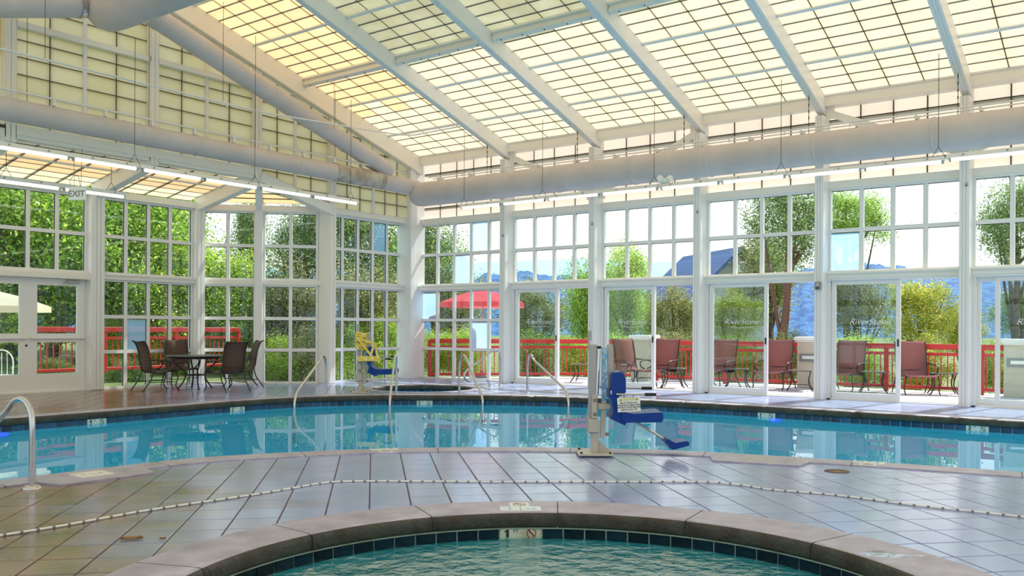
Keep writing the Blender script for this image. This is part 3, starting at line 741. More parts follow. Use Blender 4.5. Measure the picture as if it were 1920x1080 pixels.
WADE = circle(WC, WR, 96); SPA = circle(SC_, SR, 64)
def offset(line, d):      # outward (away from the water), the lines run clockwise
    nr = normals(line, True); return [p-n*d for p, n in zip(line, nr)]
COP = {'pool': .36, 'wade': .45, 'spa': .30}

# floor: grout bed with the basins cut out, tiles as parts
outer = [(AX, -12.6), (AX, -4.9), (F0[0], F0[1]), (F1[0], F1[1]), (-.4, .45), (E_X, .45), (E_X, S_Y), (-.2, S_Y), (-.2, -12.6)]
holes = [[tuple(p) for p in offset(l, .10)] for l in (POOL, WADE, SPA)]
vs, fs = fill(outer, holes, -.008)
b = MB(); b.add(vs, fs)
floor = structure('floor', b, M['grout'])
e1 = np.array([-.714, .701]); e1 /= np.linalg.norm(e1); e2 = np.array([e1[1], -e1[0]]); P1_, P2_ = .3285, .3135; O1, O2 = -14.284, -.125
curves = [(np.array(POOL), np.array(normals(POOL, True)), COP['pool']), (np.array(WADE), np.array(normals(WADE, True)), COP['wade']), (np.array(SPA), np.array(normals(SPA, True)), COP['spa'])]
polys_in = [[tuple(p) for p in l] for l in (POOL, WADE, SPA)]
walls_half = [((0, -1), -.44), ((1, 0), -2.2)]
tiles = []
gap = .0055
c1 = [np.dot(p, e1) for p in map(np.array, outer)]; c2 = [np.dot(p, e2) for p in map(np.array, outer)]
for i in range(int((min(c1)-O1)/P1_)-1, int((max(c1)-O1)/P1_)+2):
    for j in range(int((min(c2)-O2)/P2_)-1, int((max(c2)-O2)/P2_)+2):
        a0, a1 = O1+i*P1_+gap, O1+(i+1)*P1_-gap; b0, b1 = O2+j*P2_+gap, O2+(j+1)*P2_-gap
        cen = e1*(a0+a1)/2+e2*(b0+b1)/2
        if not inside(tuple(cen), outer): continue
        q = [tuple(e1*a+e2*b_) for a, b_ in ((a0,b0), (a1,b0), (a1,b1), (a0,b1))]; cut = False
        for P, Nn, cw_ in curves:
            dv = P-cen; k = int((dv**2).sum(1).argmin()); dist = math.sqrt((dv[k]**2).sum())
            side = np.dot(cen-P[k], -Nn[k])          # positive away from the water
            if dist < .95 or side < 0:
                if side < -.25 and dist > .25: q = []; break
                if side < cw_+.25:
                    nn = -Nn[k]; c0 = np.dot(nn, P[k])+cw_-.12; q2 = clip(q, nn, c0); cut = cut or q2 != q; q = q2
            if len(q) < 3: break
        if len(q) < 3: continue
        if any(inside(tuple(cen), pl) for pl in polys_in) and not cut: continue
        d = np.array([cen[0], cen[1], 0])-CAM; dep = float(d@FV); u = F*float(d@RV)/dep if dep > .5 else 9e9; v = HY+F*1.35/dep if dep > .5 else 9e9
        vis = dep > .5 and abs(u) < 1000 and v < 1110
        tiles.append((-(1/dep**2) if vis else 0, q, cut, (a0, b0)))
tiles.sort(key=lambda t: t[0])
tu = MB(); w1, w2 = P1_-2*gap, P2_-2*gap
def tile_mesh(mb, q, z0=-.02, z1=0.0, ch=.003):
    n = len(q); cx, cy_ = sum(p[0] for p in q)/n, sum(p[1] for p in q)/n
    top = [(cx+(x-cx)*(1-ch/.15), cy_+(y-cy_)*(1-ch/.15), z1) for x, y in q]
    A = sum(q[i][0]*q[(i+1) % n][1]-q[(i+1) % n][0]*q[i][1] for i in range(n))
    r = range(n) if A > 0 else range(n-1, -1, -1); r = list(r)
    vs = top+[(x, y, z1-ch) for x, y in q]+[(x, y, z0) for x, y in q]
    mb.add(vs, [tuple(r)]+[(n*k+r[(i+1) % n], n*k+r[i], n*k+n+r[i], n*k+n+r[(i+1) % n]) for i in range(n) for k in (0, 1)])
whole = MB(); tile_mesh(whole, [tuple(e1*a+e2*b_) for a, b_ in ((0,0), (w1,0), (w1,w2), (0,w2))]); WHOLE = whole.mesh('tile', M['tile'])
rest = MB()
for idx, (sz, q, cut, ab_) in enumerate(tiles):
    if idx < 298 and sz < 0:
        if not cut:
            o = ob('tile', WHOLE, floor, loc=tuple(e1*ab_[0]+e2*ab_[1])+(rnd.uniform(-.0008, .0008),))
        else:
            m_ = MB(); tile_mesh(m_, q); ob('tile', m_, floor, mats=M['tile'])
    else: tile_mesh(rest, q)
ob('tile_field', rest, floor, mats=M['tile'], kind='stuff')

def coping_stones(parent, line, width, stone, closed=True):
    """Bullnosed stones around a basin, each its own part."""
    L_ = [np.array(p) for p in line]; n = len(L_); nr = normals(L_, True)
    prof = [(width, -.03), (width, .010), (width-.01, .014), (.05, .014), (.022, .009), (.005, -.008), (0, -.028), (.002, -.075), (.014, -.096), (.06, -.096)]
    seg = float(np.linalg.norm(L_[1]-L_[0])); per = max(2, round(stone/seg)); i = 0
    while i < n:
        k = min(per, n-i)
        if n-i-k < per*.5: k = n-i
        idx = list(range(i, i+k+1)); b = MB(); vs = []; m_ = len(prof)
        for q, t in enumerate(idx):
            p, nn = L_[t % n], nr[t % n]; d = L_[(t+1) % n]-L_[t % n]; d /= np.linalg.norm(d)
            sh = d*(.004 if q == 0 else (-.004 if q == len(idx)-1 else 0))
            for o_, z in prof: vs.append((p[0]+sh[0]-nn[0]*o_, p[1]+sh[1]-nn[1]*o_, z))
        for q in range(k):
            for a in range(m_-1):
                b.f.append((q*m_+a, (q+1)*m_+a, (q+1)*m_+a+1, q*m_+a+1)); b.mi.append(0 if a < 4 else 1); b.sm.append(a >= 3)
        b.v = vs
        b.f.append(tuple(range(m_))); b.mi.append(1); b.sm.append(False); b.f.append(tuple(k*m_+a for a in reversed(range(m_)))); b.mi.append(1); b.sm.append(False)
        ob('coping_stone', b, parent, mats=[M['coping'], M['coping_face']])
        i += k
    mb = MB(); mp = [(width-.01, -.03), (width-.01, .006), (.06, .009), (.012, -.012), (.008, -.075), (.03, -.09)]; m_ = len(mp)
    mb.add([(L_[t][0]-nr[t][0]*o_, L_[t][1]-nr[t][1]*o_, z) for t in range(n) for o_, z in mp], [(t*m_+a, ((t+1) % n)*m_+a, ((t+1) % n)*m_+a+1, t*m_+a+1) for t in range(n) for a in range(m_-1)])
    ob('mortar_bed', mb, parent, mats=M['grout'])
def at_s(line, closed=True):
    P = [np.array(p) for p in line]; P = P+[P[0]] if closed else P; S = [0.0]
    for a, c in zip(P, P[1:]): S.append(S[-1]+float(np.linalg.norm(c-a)))
    def f(s):
        s = s % S[-1]; i = max(0, min(len(P)-2, int(np.searchsorted(S, s, 'right'))-1)); d = P[i+1]-P[i]; L = np.linalg.norm(d)
        return P[i]+d*((s-S[i])/L), d/L
    def nearest(p):
        best = min(range(len(P)-1), key=lambda i: ((P[i]-p)**2).sum()); return S[best]
    return f, nearest, S[-1]
def ring_slash(r, T, m, parent, name='no_diving_symbol'):
    b = MB(); pts = [(r*math.cos(a), r*math.sin(a)) for a in [2*PI*i/24 for i in range(24)]]
    n = 24; vs = [(x, y, 0) for x, y in pts]+[(x*.8, y*.8, 0) for x, y in pts]
    b.add(vs, [(i, (i+1) % n, n+(i+1) % n, n+i) for i in range(n)], 0, False, T)
    d = .7071*r
    b.add([(-d-.004, d, .0003), (-d+.006, d+.004, .0003), (d+.004, -d, .0003), (d-.006, -d-.004, .0003)], [(3,2,1,0)], 0, False, T)
    b.add([(-r*.5, r*.12, .0002), (-r*.42, r*.3, .0002), (r*.35, -r*.05, .0002), (r*.3, -r*.22, .0002)], [(3,2,1,0)], 1, False, T)
    b.add([(r*.3+.15*r*math.cos(a), -r*.30+.15*r*math.sin(a), .0002) for a in [2*PI*i/10 for i in range(10)]], [tuple(range(10))], 1, False, T)
    ob(name, b, parent, mats=[m, M['black']])
TW = .1555
pt = MB(); pt.bbox((-TW/2+.0055, 0, -.084), (TW/2-.0055, .012, 0), .003); PTILE = pt.mesh('tile', M['ptile'])
pt = MB(); pt.bbox((-TW/2+.0055, 0, -.084), (TW/2-.0055, .012, 0), .003); PTILE_B = pt.mesh('tile', M['ptile_blue'])
def tile_band(parent, line, s0, s1, marks, ztop, cream=False, back=.04):
    """Waterline tiles from s0 to s1 along the line; marks maps a position to the depth it tells."""
    f, nearest, total = at_s(offset(line, back)); n = int((s1-s0)/TW)
    ms = {int((s-s0)/TW): t for s, t in marks}
    skip = set()
    for k, t in ms.items(): skip.add(k); skip.add(k+1)
    for k in range(n):
        p, d = f(s0+(k+.5)*TW)
        rz = math.atan2(d[1], d[0])+PI
        if k in ms:
            p, d = f(s0+(k+1)*TW); rz = math.atan2(d[1], d[0])+PI
            b = MB(); b.bbox((-TW+.004, -.001, -.084), (TW-.004, .013, 0), .003); mk = ob('depth_marker', b, parent, loc=(p[0], p[1], ztop), rz=rz, mats=M['marker_cream'] if cream else M['marker'])
            TT = Matrix.Translation((0, 0.0145, 0)) @ basis((0,0,0), (-1,0,0), (0,0,1))
            nm_ = MB()
            if ms[k] == '1': nm_.prism([(-.004, -.026), (.016, -.026), (.016, .028), (.0, .028), (-.016, .016), (-.016, .006), (-.004, .012)], 0, .0006)
            o = ob('numeral', nm_.mesh('numeral', M['black']) if ms[k] == '1' else text_mesh(ms[k], .078, M['black'], .0005, bold=.003), mk); o.matrix_local = Matrix.Translation((TW*.66, 0, -.041)) @ TT
            o = ob('lettering', text_mesh('FT', .036, M['black'], .0005), mk); o.matrix_local = Matrix.Translation((TW*.22, 0, -.027)) @ TT
            ring_slash(.036, Matrix.Translation((-TW*.5, 0.0145, -.042)) @ basis((0,0,0), (-1,0,0), (0,0,1)), M['red_mark'] if cream else M['black'], mk)
        elif k in skip: continue
        else:
            o = ob('tile', PTILE if cream else PTILE_B, parent, loc=(p[0], p[1], ztop), rz=rz)
def basin(parent, line, depth, material, ztop=-.095, back=.045):
    L_ = offset(line, back); n = len(L_); b = MB()
    vs = [(p[0], p[1], ztop) for p in L_]+[(p[0], p[1], -.185) for p in L_]+[(p[0], p[1], -.185) for p in L_]+[(p[0], p[1], -depth) for p in L_]
    b.add(vs[:2*n], [(i, n+i, n+(i+1) % n, (i+1) % n) for i in range(n)], 1, True)
    b.add(vs[2*n:], [(i, n+i, n+(i+1) % n, (i+1) % n) for i in range(n)], 0, True)
    v2, f2 = fill([tuple(p) for p in L_], [], -depth); b.add(v2, f2, 0)
    return ob('basin', b, parent, mats=[material, M['pgrout']])
def water(parent, line, material, z=-.165):
    v2, f2 = fill([tuple(p) for p in offset(line, .043)], [], z); b = MB(); b.add(v2, f2); return ob('water', b, parent, mats=material)

pool = thing('swimming_pool', 'large L-shaped swimming pool of calm turquoise water beyond the tiled deck', 'pool')
basin(pool, POOL, 1.15, M['basin']); coping_stones(pool, POOL, COP['pool'], 1.5)
f_, near_, tot = at_s(POOL)
sA, sB = near_(np.array([2.56, -11.9])), near_(np.array([15.2, -2.12]))
mk = [(near_(onz(px, py, -.13)[:2]), t) for px, py, t in ((186, 792, '4'), (470, 769, '3'), (801, 761, '3'), (1436, 779, '3'), (1842, 803, '3'))]
tile_band(pool, POOL, sA, sB, mk, -.098)
water(pool, POOL, M['water'])
for px, py in ((75, 815), (1425, 786)):
    s = near_(onz(px, py, -.13)[:2]); p, d = f_(s); nn = np.array([d[1], -d[0]])
    b = MB(); b.lathe([(.10, 0), (.10, .02), (.08, .03)], 20, 0, basis((p[0]-nn[0]*.04, p[1]-nn[1]*.04, -.215), (d[0], d[1], 0), (0,0,1), (nn[0], nn[1], 0)) @ Matrix.Diagonal((1, .3, 1, 1))); ob('underwater_light', b, pool, mats=M['bulb_blue'], label='glowing blue underwater light')
wade = thing('wading_pool', 'round shallow wading pool with rippled water in the front deck', 'pool', tuple(WC)+(0,))
wl = [p-WC for p in WADE]
basin(wade, wl, .42, M['basin_teal']); coping_stones(wade, wl, COP['wade'], .95)
fw, nearw, totw = at_s(wl)
s_m = nearw(onz(985, 990, -.13)[:2]-WC)
tile_band(wade, wl, s_m-TW*28.0, s_m+TW*27, [(s_m+.02, '1')], -.098, True)
# the thin pale trim line above the wading pool's tiles
b = MB(); lo = offset(wl, .022); n = len(lo); lo2 = offset(wl, .05)
b.add([(p[0], p[1], -.094) for p in lo]+[(p[0], p[1], -.108) for p in lo]+[(p[0], p[1], -.108) for p in lo2], [(i, n+i, n+(i+1) % n, (i+1) % n) for i in range(n)]+[(n+i, 2*n+i, 2*n+(i+1) % n, n+(i+1) % n) for i in range(n)], 0, True); ob('trim_strip', b, wade, mats=M['marker_cream'])
water(wade, wl, M['ripple'])
for px, py in ((588, 1070), (1278, 1033)):
    s = nearw(onz(px, py-32, -.13)[:2]-WC); p, d = fw(s); nn = np.array([d[1], -d[0]])
    b = MB(); b.lathe([(.05, 0), (.05, .012), (.03, .018), (.018, .008), (.018, .002)], 18, 0, basis((p[0]-nn[0]*.04, p[1]-nn[1]*.04, -.26), (d[0], d[1], 0), (0,0,1), (nn[0], nn[1], 0))); ob('return_inlet', b, wade, mats=M['skim'])
spa = thing('hot_tub', 'small round sunken hot tub in the far corner of the deck', 'hot tub', tuple(SC_)+(0,))
sl = [p-SC_ for p in SPA]
basin(spa, sl, .75, M['basin']); coping_stones(spa, sl, COP['spa'], .9); tile_band(spa, sl, 0, at_s(sl)[2]+.1, [], -.098); water(spa, sl, M['water'])

# ------------------------------------------------------------------ ducts, pipes, lights
def ribbed(mb, pts, r, seams=(), n=24, m=0):
    mb.tube(pts, r, n, m)
    P = [Vector(p) for p in pts]; L = (P[-1]-P[0]).length; d = (P[-1]-P[0]).normalized()
    for s, wd, dr in seams:
        a = P[0]+d*s; mb.tube([a-d*wd, a-d*wd*.5, a+d*wd*.5, a+d*wd], r, n, m, False, [r*.99, r+dr, r+dr, r*.99])
big = thing('air_duct', 'largest grey round air duct running along the glazed wall', 'air duct', (0, -.6, 4.70))
R1 = .30
d = MB(); xs = [.62, .66, .80, 16.0]
d.tube([(.52,0,0), (.54,0,0), (.60,0,0), (.70,0,0), (.85,0,0), (17.5,0,0)], R1, 32, 0, True, [.05, .16, .24, .285, R1, R1]); 
ob('casing', d, big, mats=M['duct'])
for x in (3.2, 4.95, 6.9, 8.6, 10.7, 12.7): 
    b = MB(); b.tube([(x-.03,0,0), (x-.02,0,0), (x+.02,0,0), (x+.03,0,0)], R1, 32, 0, False, [R1, R1+.012, R1+.012, R1]); ob('seam_band', b, big, mats=M['duct'])
for x in COLX[:6]:
    b = MB(); z_ = 5.55-SL*(-.6)-4.70; b.tube([(x+.08, 0, R1-.01), (x+.08, 0, z_+.0)], .006, 5); 
    for k in range(6): b.tube([(x+.08, 0, R1+.15+k*.12), (x+.08, 0, R1+.2+k*.12)], .012, 5)
    ob('hanger', b, big, mats=M['wire'])
gd = thing('air_duct', 'slimmer grey duct running level along the gable end wall', 'air duct', (.60, 0, 4.90))
d = MB(); R2 = .195
d.tube([(0,-17,0), (0,-3.2,0)], R2, 24, 0); d.tube([(0,-3.2,0), (0,-2.2,0)], R2+.001, 24, 0)
d.tube([(0,-2.2,0), (0,-.55,-.02)], R2, 24, 0); ob('casing', d, gd, mats=[M['duct']])
st_ = MB(); rings = []
for k in range(26):      # stained, ribbed stretch under the joint
    y = -3.35+k*.062; rings.append(((0, y, .0), R2+.003+(.010 if k % 2 else 0)))
st_.tube([p for p, r in rings], R2, 24, 0, False, [r for p, r in rings]); ob('stained_section', st_, gd, mats=M['duct_stain'], label='brown stained ribbed stretch of duct')
for y in (-8.4, -8.1, -6.9, -4.4, -2.0):
    b = MB(); b.tube([(0,y-.03,0), (0,y-.015,0), (0,y+.015,0), (0,y+.03,0)], R2, 24, 0, False, [R2, R2+.012, R2+.012, R2]); ob('seam_band', b, gd, mats=M['duct'])
for y in (-10.1, -7.9, -5.5, -3.3):
    b = MB(); b.tube([(0, y, R2-.01), (0, y, roof_z(y)-4.90-.1)], .005, 5); ob('hanger', b, gd, mats=M['wire'])
sd = thing('air_duct', 'sloping grey branch duct dropping below the roof along the gable', 'air duct', (.60, 0, 0))
d = MB(); ya, za, yb_, zb_ = -7.9, 7.20, -1.72, 5.22; R3 = .205
d.tube([(0, ya, za), (0, yb_, zb_), (0, yb_+.12, zb_-.05), (0, yb_+.2, zb_-.09), (0, yb_+.22, zb_-.10)], R3, 24, 0, True, [R3, R3, R3*.9, R3*.6, R3*.1]); ob('casing', d, sd, mats=M['duct'])
for t in (.03, .45, .62, .8):
    y, z = ya+(yb_-ya)*t, za+(zb_-za)*t; dy, dz = (yb_-ya), (zb_-za); L = math.hypot(dy, dz); dy /= L; dz /= L
    b = MB(); b.tube([(0,y-dy*.03,z-dz*.03), (0,y-dy*.015,z-dz*.015), (0,y+dy*.015,z+dz*.015), (0,y+dy*.03,z+dz*.03)], R3, 24, 0, False, [R3, R3+.012, R3+.012, R3]); ob('seam_band', b, sd, mats=M['duct'])
b = MB(); b.tube([(0, ya, za+R3+.03), (0, yb_, zb_+R3+.03)], .012, 6); ob('support_cable', b, sd, mats=M['wire'])
td = thing('air_duct', 'fat main duct with a rounded end up near the roof ridge', 'air duct', (0, RIDGE, 6.98))
d = MB(); R4 = .40
d.tube([(.42,0,0), (.45,0,0), (.55,0,0), (.75,0,0), (1.0,0,0), (20.0,0,.0)], R4, 32, 0, True, [.06, .2, .31, .385, R4, R4]); ob('casing', d, td, mats=M['duct'])
d = MB(); d.tube([(.60, -.05, .12), (.60, -7.5, -2.0)], .24, 24, 0); ob('branch', d, td, mats=M['duct'])
d = MB(); d.tube([(.60, -.42, .02), (.60, -.50, -.003)], .262, 24, 0); ob('collar', d, td, mats=M['steel'])
for x in (5.4, 10.5):
    b = MB(); b.tube([(x, 0, R4-.01), (x, 0, roof_z(RIDGE)-6.98-.1)], .006, 5); ob('hanger', b, td, mats=M['wire'])
# sprinkler pipes
def pipe(label, pts, r, drops=(), name='sprinkler_pipe'):
    t = thing(name, label, 'pipe', (0,0,0)); b = MB(); b.tube(pts, r, 10); ob('pipe_run', b, t, mats=M['pipe'])
    for p in drops:
        b = MB(); b.tube([p, (p[0], p[1], p[2]-.06)], .012, 6); b.lathe([(.022, -.075), (.022, -.06), (.008, -.055)], 10, 0, Matrix.Translation(p)); ob('sprinkler_head', b, t, mats=M['pipe'])
    return t
pz = 5.10
t = pipe('white sprinkler pipe lying along the top of the largest duct', [(1.1,-.66,pz), (17.5,-.66,pz)], .016, [(x, -.66, pz) for x in (2.2, 4.4, 6.4, 7.6, 9.0, 10.1, 11.3, 12.4, 13.4)])
b = MB(); b.tube([(1.1,-.50,pz-.02), (17.5,-.50,pz-.02)], .012, 8); ob('conduit', b, t, mats=M['pipe'])
for k in range(16): b = MB(); b.bbox((1.4+k*1.0, -.69, pz-.10), (1.44+k*1.0, -.47, pz-.03), .004); ob('bracket', b, t, mats=M['pipe'])
t = pipe('white pipe resting along the top of the level gable duct', [(.66,-16.8,5.22), (.66,-1.0,5.20)], .016)
for k in range(12): b = MB(); b.bbox((.62, -11.5+k*.9, 5.09), (.70, -11.46+k*.9, 5.21), .004); ob('bracket', b, t, mats=M['pipe'])
t = pipe('white sprinkler pipe hung free across the gable, bending down to the corner', [(.9,-16.8,5.78), (.9,-5.7,5.78), (.9,-4.6,5.74), (.95,-2.4,5.93), (1.1,-1.2,5.98), (2.9,-1.0,6.10), (5.4,-.95,6.12)] if False else [(.9,-16.8,5.78), (.9,-5.9,5.78), (.9,-5.2,5.80), (.9,-2.4,5.97), (1.0,-1.5,6.02), (1.2,-1.3,6.03), (2.7,-1.3,6.05)], .016, [(.9, -9.3, 5.78), (.9, -6.4, 5.78)])
for y in (-9.95, -6.5, -3.6):
    b = MB(); b.tube([(.9, y, 5.79), (.9, y, roof_z(y)-.05)], .005, 5); ob('hanger', b, t, mats=M['wire'])

# fluorescent strip fittings
def strip_light(label, p, q, group, hz, wires):
    """One batten: channel, two bare tubes in line, lamp holders and its wire hangers."""
    p, q = Vector(p), Vector(q); L = (q-p).length; rz = math.atan2(q.y-p.y, q.x-p.x)
    t = thing('strip_light', label, 'light', tuple(p), rz, group)
    b = MB(); b.bbox((.0, -.035, .02), (L-.01, .035, .085), .006); b.box((.0, -.06, .012), (L-.01, .06, .024)); ob('channel', b, t, mats=M['white'])
    for k in (0, 1):
        x0 = .05+k*(L/2); b = MB(); b.tube([(x0+.02, 0, -.012), (x0+L/2-.10, 0, -.012)], .022, 10); ob('lamp_tube', b, t, mats=M['tube'])
        for xx in (x0-.005, x0+L/2-.10): b = MB(); b.bbox((xx-.005, -.026, -.04), (xx+.03, .026, .015), .005); ob('lamp_holder', b, t, mats=M['liftgrey'])
    for x in (.1, .35, .65, .9):
        b = MB(); b.lathe([(.012, 0), (.012, .02), (.004, .028)], 8, 0, Matrix.Translation((x*L, -.036, .055)) @ Matrix.Rotation(PI/2, 4, 'X')); ob('clip', b, t, mats=M['greyplastic'])
    for x in wires:
        b = MB(); b.tube([(x-.10, 0, .085), (x, 0, .24)], .005, 5); b.tube([(x+.10, 0, .085), (x, 0, .24)], .005, 5); b.tube([(x, 0, .24), (x, 0, hz)], .0055, 5); ob('hanger_wire', b, t, mats=M['wire'])
    return t
LY, LZ = -1.22, 4.155
lx = [2.60, 5.06, 7.78, 10.36, 13.00, 15.55, 18.1]
lab = ['strip light nearest the corner under the largest duct', 'second strip light from the corner in the row along the window wall', 'third strip light from the corner, right of the emergency lamp', 'fourth strip light from the corner in the row along the window wall', 'strip light at the right edge of the photo in the window-wall row', 'strip light beyond the right edge of the photo in the window-wall row']
for i in range(6):
    z = [4.155, 4.155, 4.15, 4.13, 4.15, 4.15][i]
    strip_light(lab[i], (lx[i], LY, z), (lx[i+1]-.02, LY, z), 'strip lights along the window wall', 5.55-SL*LY-z, (.12, lx[i+1]-lx[i]-.12) if i in (0,) else (lx[i+1]-lx[i]-.12,))
ly = [-10.9, -8.43, -5.86, -3.12]
for i, lb in enumerate(('left strip light hung across the gable, at the left edge of the photo', 'middle strip light hung across the gable above the doors', 'right strip light hung across the gable, ending by the corner')):
    strip_light(lb, (1.2, ly[i], 4.15), (1.2, ly[i+1]-.02, 4.15), 'strip lights across the gable', 2.3, (ly[i+1]-ly[i]-.1,) if i < 2 else (ly[i+1]-ly[i]-.25,))
for i, (a, b_, lb) in enumerate(((-11.6, -10.25, 'short strip light under the alcove roof beyond the left edge'), (-10.2, -7.66, 'strip light under the alcove roof behind the exit sign'))):
    strip_light(lb, (-.6, a, 3.90), (-.6, b_, 3.90), 'strip lights under the alcove roof', .62, (.3, b_-a-.3) if i else (.4,))
# emergency lamp sitting on the light row
p = ony(1246, 366, LY)
t = thing('emergency_light', 'white twin-head emergency lamp on the strip lights by the window wall', 'emergency light', (p[0], LY, 4.245), YAW)
b = MB(); b.bbox((-.10, -.05, .0), (.10, .05, .03), .008); ob('base', b, t, mats=M['white'])
for s in (-1, 1):
    b = MB(); b.lathe([(.02, -.06), (.045, -.05), (.06, .02), (.062, .05), (.05, .055)], 16, 0, Matrix.Translation((s*.085, -.02, .085)) @ Matrix.Rotation(s*.5, 4, 'Z') @ Matrix.Rotation(PI/2, 4, 'X')); ob('lamp_head', b, t, mats=M['paper'])
b = MB(); b.bbox((-.075, -.045, .03), (.075, .045, .085), .012); ob('housing', b, t, mats=M['paper'])
b = MB(); b.tube([(.0, 0, .08), (.04, 0, .20), (.11, 0, .22), (.15, 0, .12), (.15, 0, .0)], .008, 6); ob('cable', b, t, mats=M['liftgrey'])
# exit sign
ys, zs = onx(145, 367, 0)[1:]
t = thing('exit_sign', 'white exit sign with grey letters hung before the doors', 'sign', (0.0, ys, zs-.085), YAW-.12)
b = MB(); b.bbox((-.165, -.025, 0), (.165, .025, .25), .008); ob('housing', b, t, mats=M['paper'])
o = ob('lettering', text_mesh('EXIT', .155, M['greyplastic'], .001, bold=.0035), t); o.matrix_local = basis((0.0, -.0265, .115), (1,0,0), (0,0,1))
for s in (-.06, .07):
    b = MB(); b.tube([(s, 0, .25), (s*1.2, 0, 4.57-zs+.085)], .004, 5); ob('hanger_wire', b, t, mats=M['wire'])
b = MB(); b.tube([(-.14, 0, .25), (-.15, 0, .36), (-.08, 0, .45), (.02, 0, .44), (.06, 0, .26)], .006, 6); ob('cable', b, t, mats=M['liftgrey'])
# small boxes on columns
def colbox(name, label, cat, loc, size, m, face=False):
    t = thing(name, label, cat, loc); b = MB(); b.bbox((-size[0]/2, -size[1], -size[2]/2), (size[0]/2, 0, size[2]/2), .006); ob('housing', b, t, mats=M[m])
    b = MB(); b.bbox((-size[0]*.3, -size[1]-.008, -size[2]*.1), (size[0]*.3, -size[1], size[2]*.35), .003); ob('cover', b, t, mats=M['liftgrey'])
    b = MB(); b.box((-size[0]*.28, -size[1]-.004, -size[2]*.38), (size[0]*.28, -size[1], -size[2]*.2)); ob('button', b, t, mats=M['black']); return t
colbox('alarm_box', 'dark grey box with a light cover high on a column', 'alarm', (COLX[3]+.085, .0, 2.19), (.11, .06, .15), 'greyplastic')
for x, z, lb in ((COLX[1]+.11, 3.72, 'small grey sensor on the column behind the lift'), (COLX[2]+.11, 3.80, 'small grey sensor on the column right of the lift'), (COLX[0]+.11, 3.60, 'small grey sensor on the column by the corner window'), (COLX[4]+.12, 3.9, 'small grey sensor on the rightmost column')):
    colbox('sensor', lb, 'sensor', (x, .0, z), (.05, .02, .07), 'liftgrey')

# ------------------------------------------------------------------ deck fittings
def flush(px, py): p = onz(px, py, .014); return p
def on_coping(line, p, out):
    """The point a distance out from the lip of a basin nearest to p, and the heading along the edge there."""
    f, nearest, _ = at_s(line); q, d = f(nearest(np.array(p[:2]))); nn = np.array([d[1], -d[0]]); return q-nn*out, math.atan2(d[1], d[0])
def plate(name, label, px, py, w_, d_, m='skim', pad=True):
    q, a = on_coping(POOL, onz(px, py), .30); t = thing(name, label, 'cover', (q[0], q[1], .0125), a+PI)
    if pad:
        b = MB(); b.prism([(-.42, -.36), (.42, -.36), (.56, .16), (-.56, .16)], -.012, .0025); ob('surround', b, t, mats=M['coping'], label='grey concrete surround')
    b = MB(); b.bbox((-w_/2, -d_/2-.03, -.002), (w_/2, d_/2-.03, .0055), .003); ob('lid', b, t, mats=M[m])
    for sx in (-1, 1):
        b = MB(); b.lathe([(.016, .0055), (.014, .0065), (.010, .007)], 10, 0, Matrix.Translation((sx*w_*.25, -.03, 0))); ob('finger_hole', b, t, mats=M['greyplastic'])
    return t
plate('skimmer_lid', 'square white skimmer lid in the coping beside the front grab rail', 197, 896, .30, .28)
plate('skimmer_lid', 'square grey skimmer lid in the coping right of the lift', 1417, 864, .32, .26, 'liftgrey')
p = onz(1569, 884, 0); t = thing('drain_cover', 'round brown drain cover in the floor tiles', 'drain', (p[0], p[1], .001)); b = MB(); b.lathe([(.115, 0), (.115, .004), (.10, .006)], 28); ob('rim', b, t, mats=M['grout'])
b = MB(); b.lathe([(.09, .004), (.09, .0075), (.01, .0085)], 24); ob('lid', b, t, mats=M['mulch'])
def deck_marker(label, line, px, py, out, txt):
    p, a = on_coping(line, onz(px, py), out); t = thing('deck_marker', label, 'depth marker', (p[0], p[1], .0118), a)
    for k, (x, y) in enumerate(((-.078, -.074), (.078, -.074), (0, .076))):
        b = MB(); b.bbox((x-.074, y-.074, 0), (x+.074, y+.074, .004), .002); tl = ob('tile', b, t, mats=M['marker'])
        if k == 0: o = ob('numeral', text_mesh(txt, .11, M['liftblue'], .0004, bold=.002), tl); o.matrix_local = Matrix.Translation((x, y, .0046)) @ Matrix.Rotation(PI, 4, 'Z')
        if k == 1: o = ob('lettering', text_mesh('FT', .08, M['liftblue'], .0004), tl); o.matrix_local = Matrix.Translation((x, y, .0046)) @ Matrix.Rotation(PI, 4, 'Z')
        if k == 2: ring_slash(.05, Matrix.Translation((x, y, .0046)), M['red_mark'], tl)
deck_marker('three pale depth tiles in the wading pool coping', WADE, 985, 953.5, .225, '1')
deck_marker('three pale depth tiles in the near pool coping left of the lift', POOL, 712, 847, .19, '3')
deck_marker('three pale depth tiles in the near pool coping at the right', POOL, 1642, 873, .19, '3')
# rope lying across the deck
rp = [onz(px, py, .006)[:2] for px, py in ((-60, 1015), (0, 1005), (120, 986), (250, 962), (360, 945), (470, 929), (560, 914), (627, 904), (760, 903), (960, 904), (1150, 904), (1345, 905), (1440, 918), (1550, 927), (1640, 938), (1700, 946), (1800, 957), (1920, 970), (2000, 978))]
rl = resample(smooth_line(rp, .2), .02); t = thing('rope', 'long white twisted rope lying across the front deck', 'rope', (0,0,0)); b = MB()
n = len(rl)
for i in range(n-1):
    wdt = .0085; p0, p1 = rl[i], rl[i+1]; b.tube([(p0[0], p0[1], .009), (p1[0], p1[1], .009)], wdt, 6, 1 if i % 5 in (0,) else 0, False, [wdt*.97, wdt])
ob('strand', b, t, mats=[M['rope'], M['rope2']])
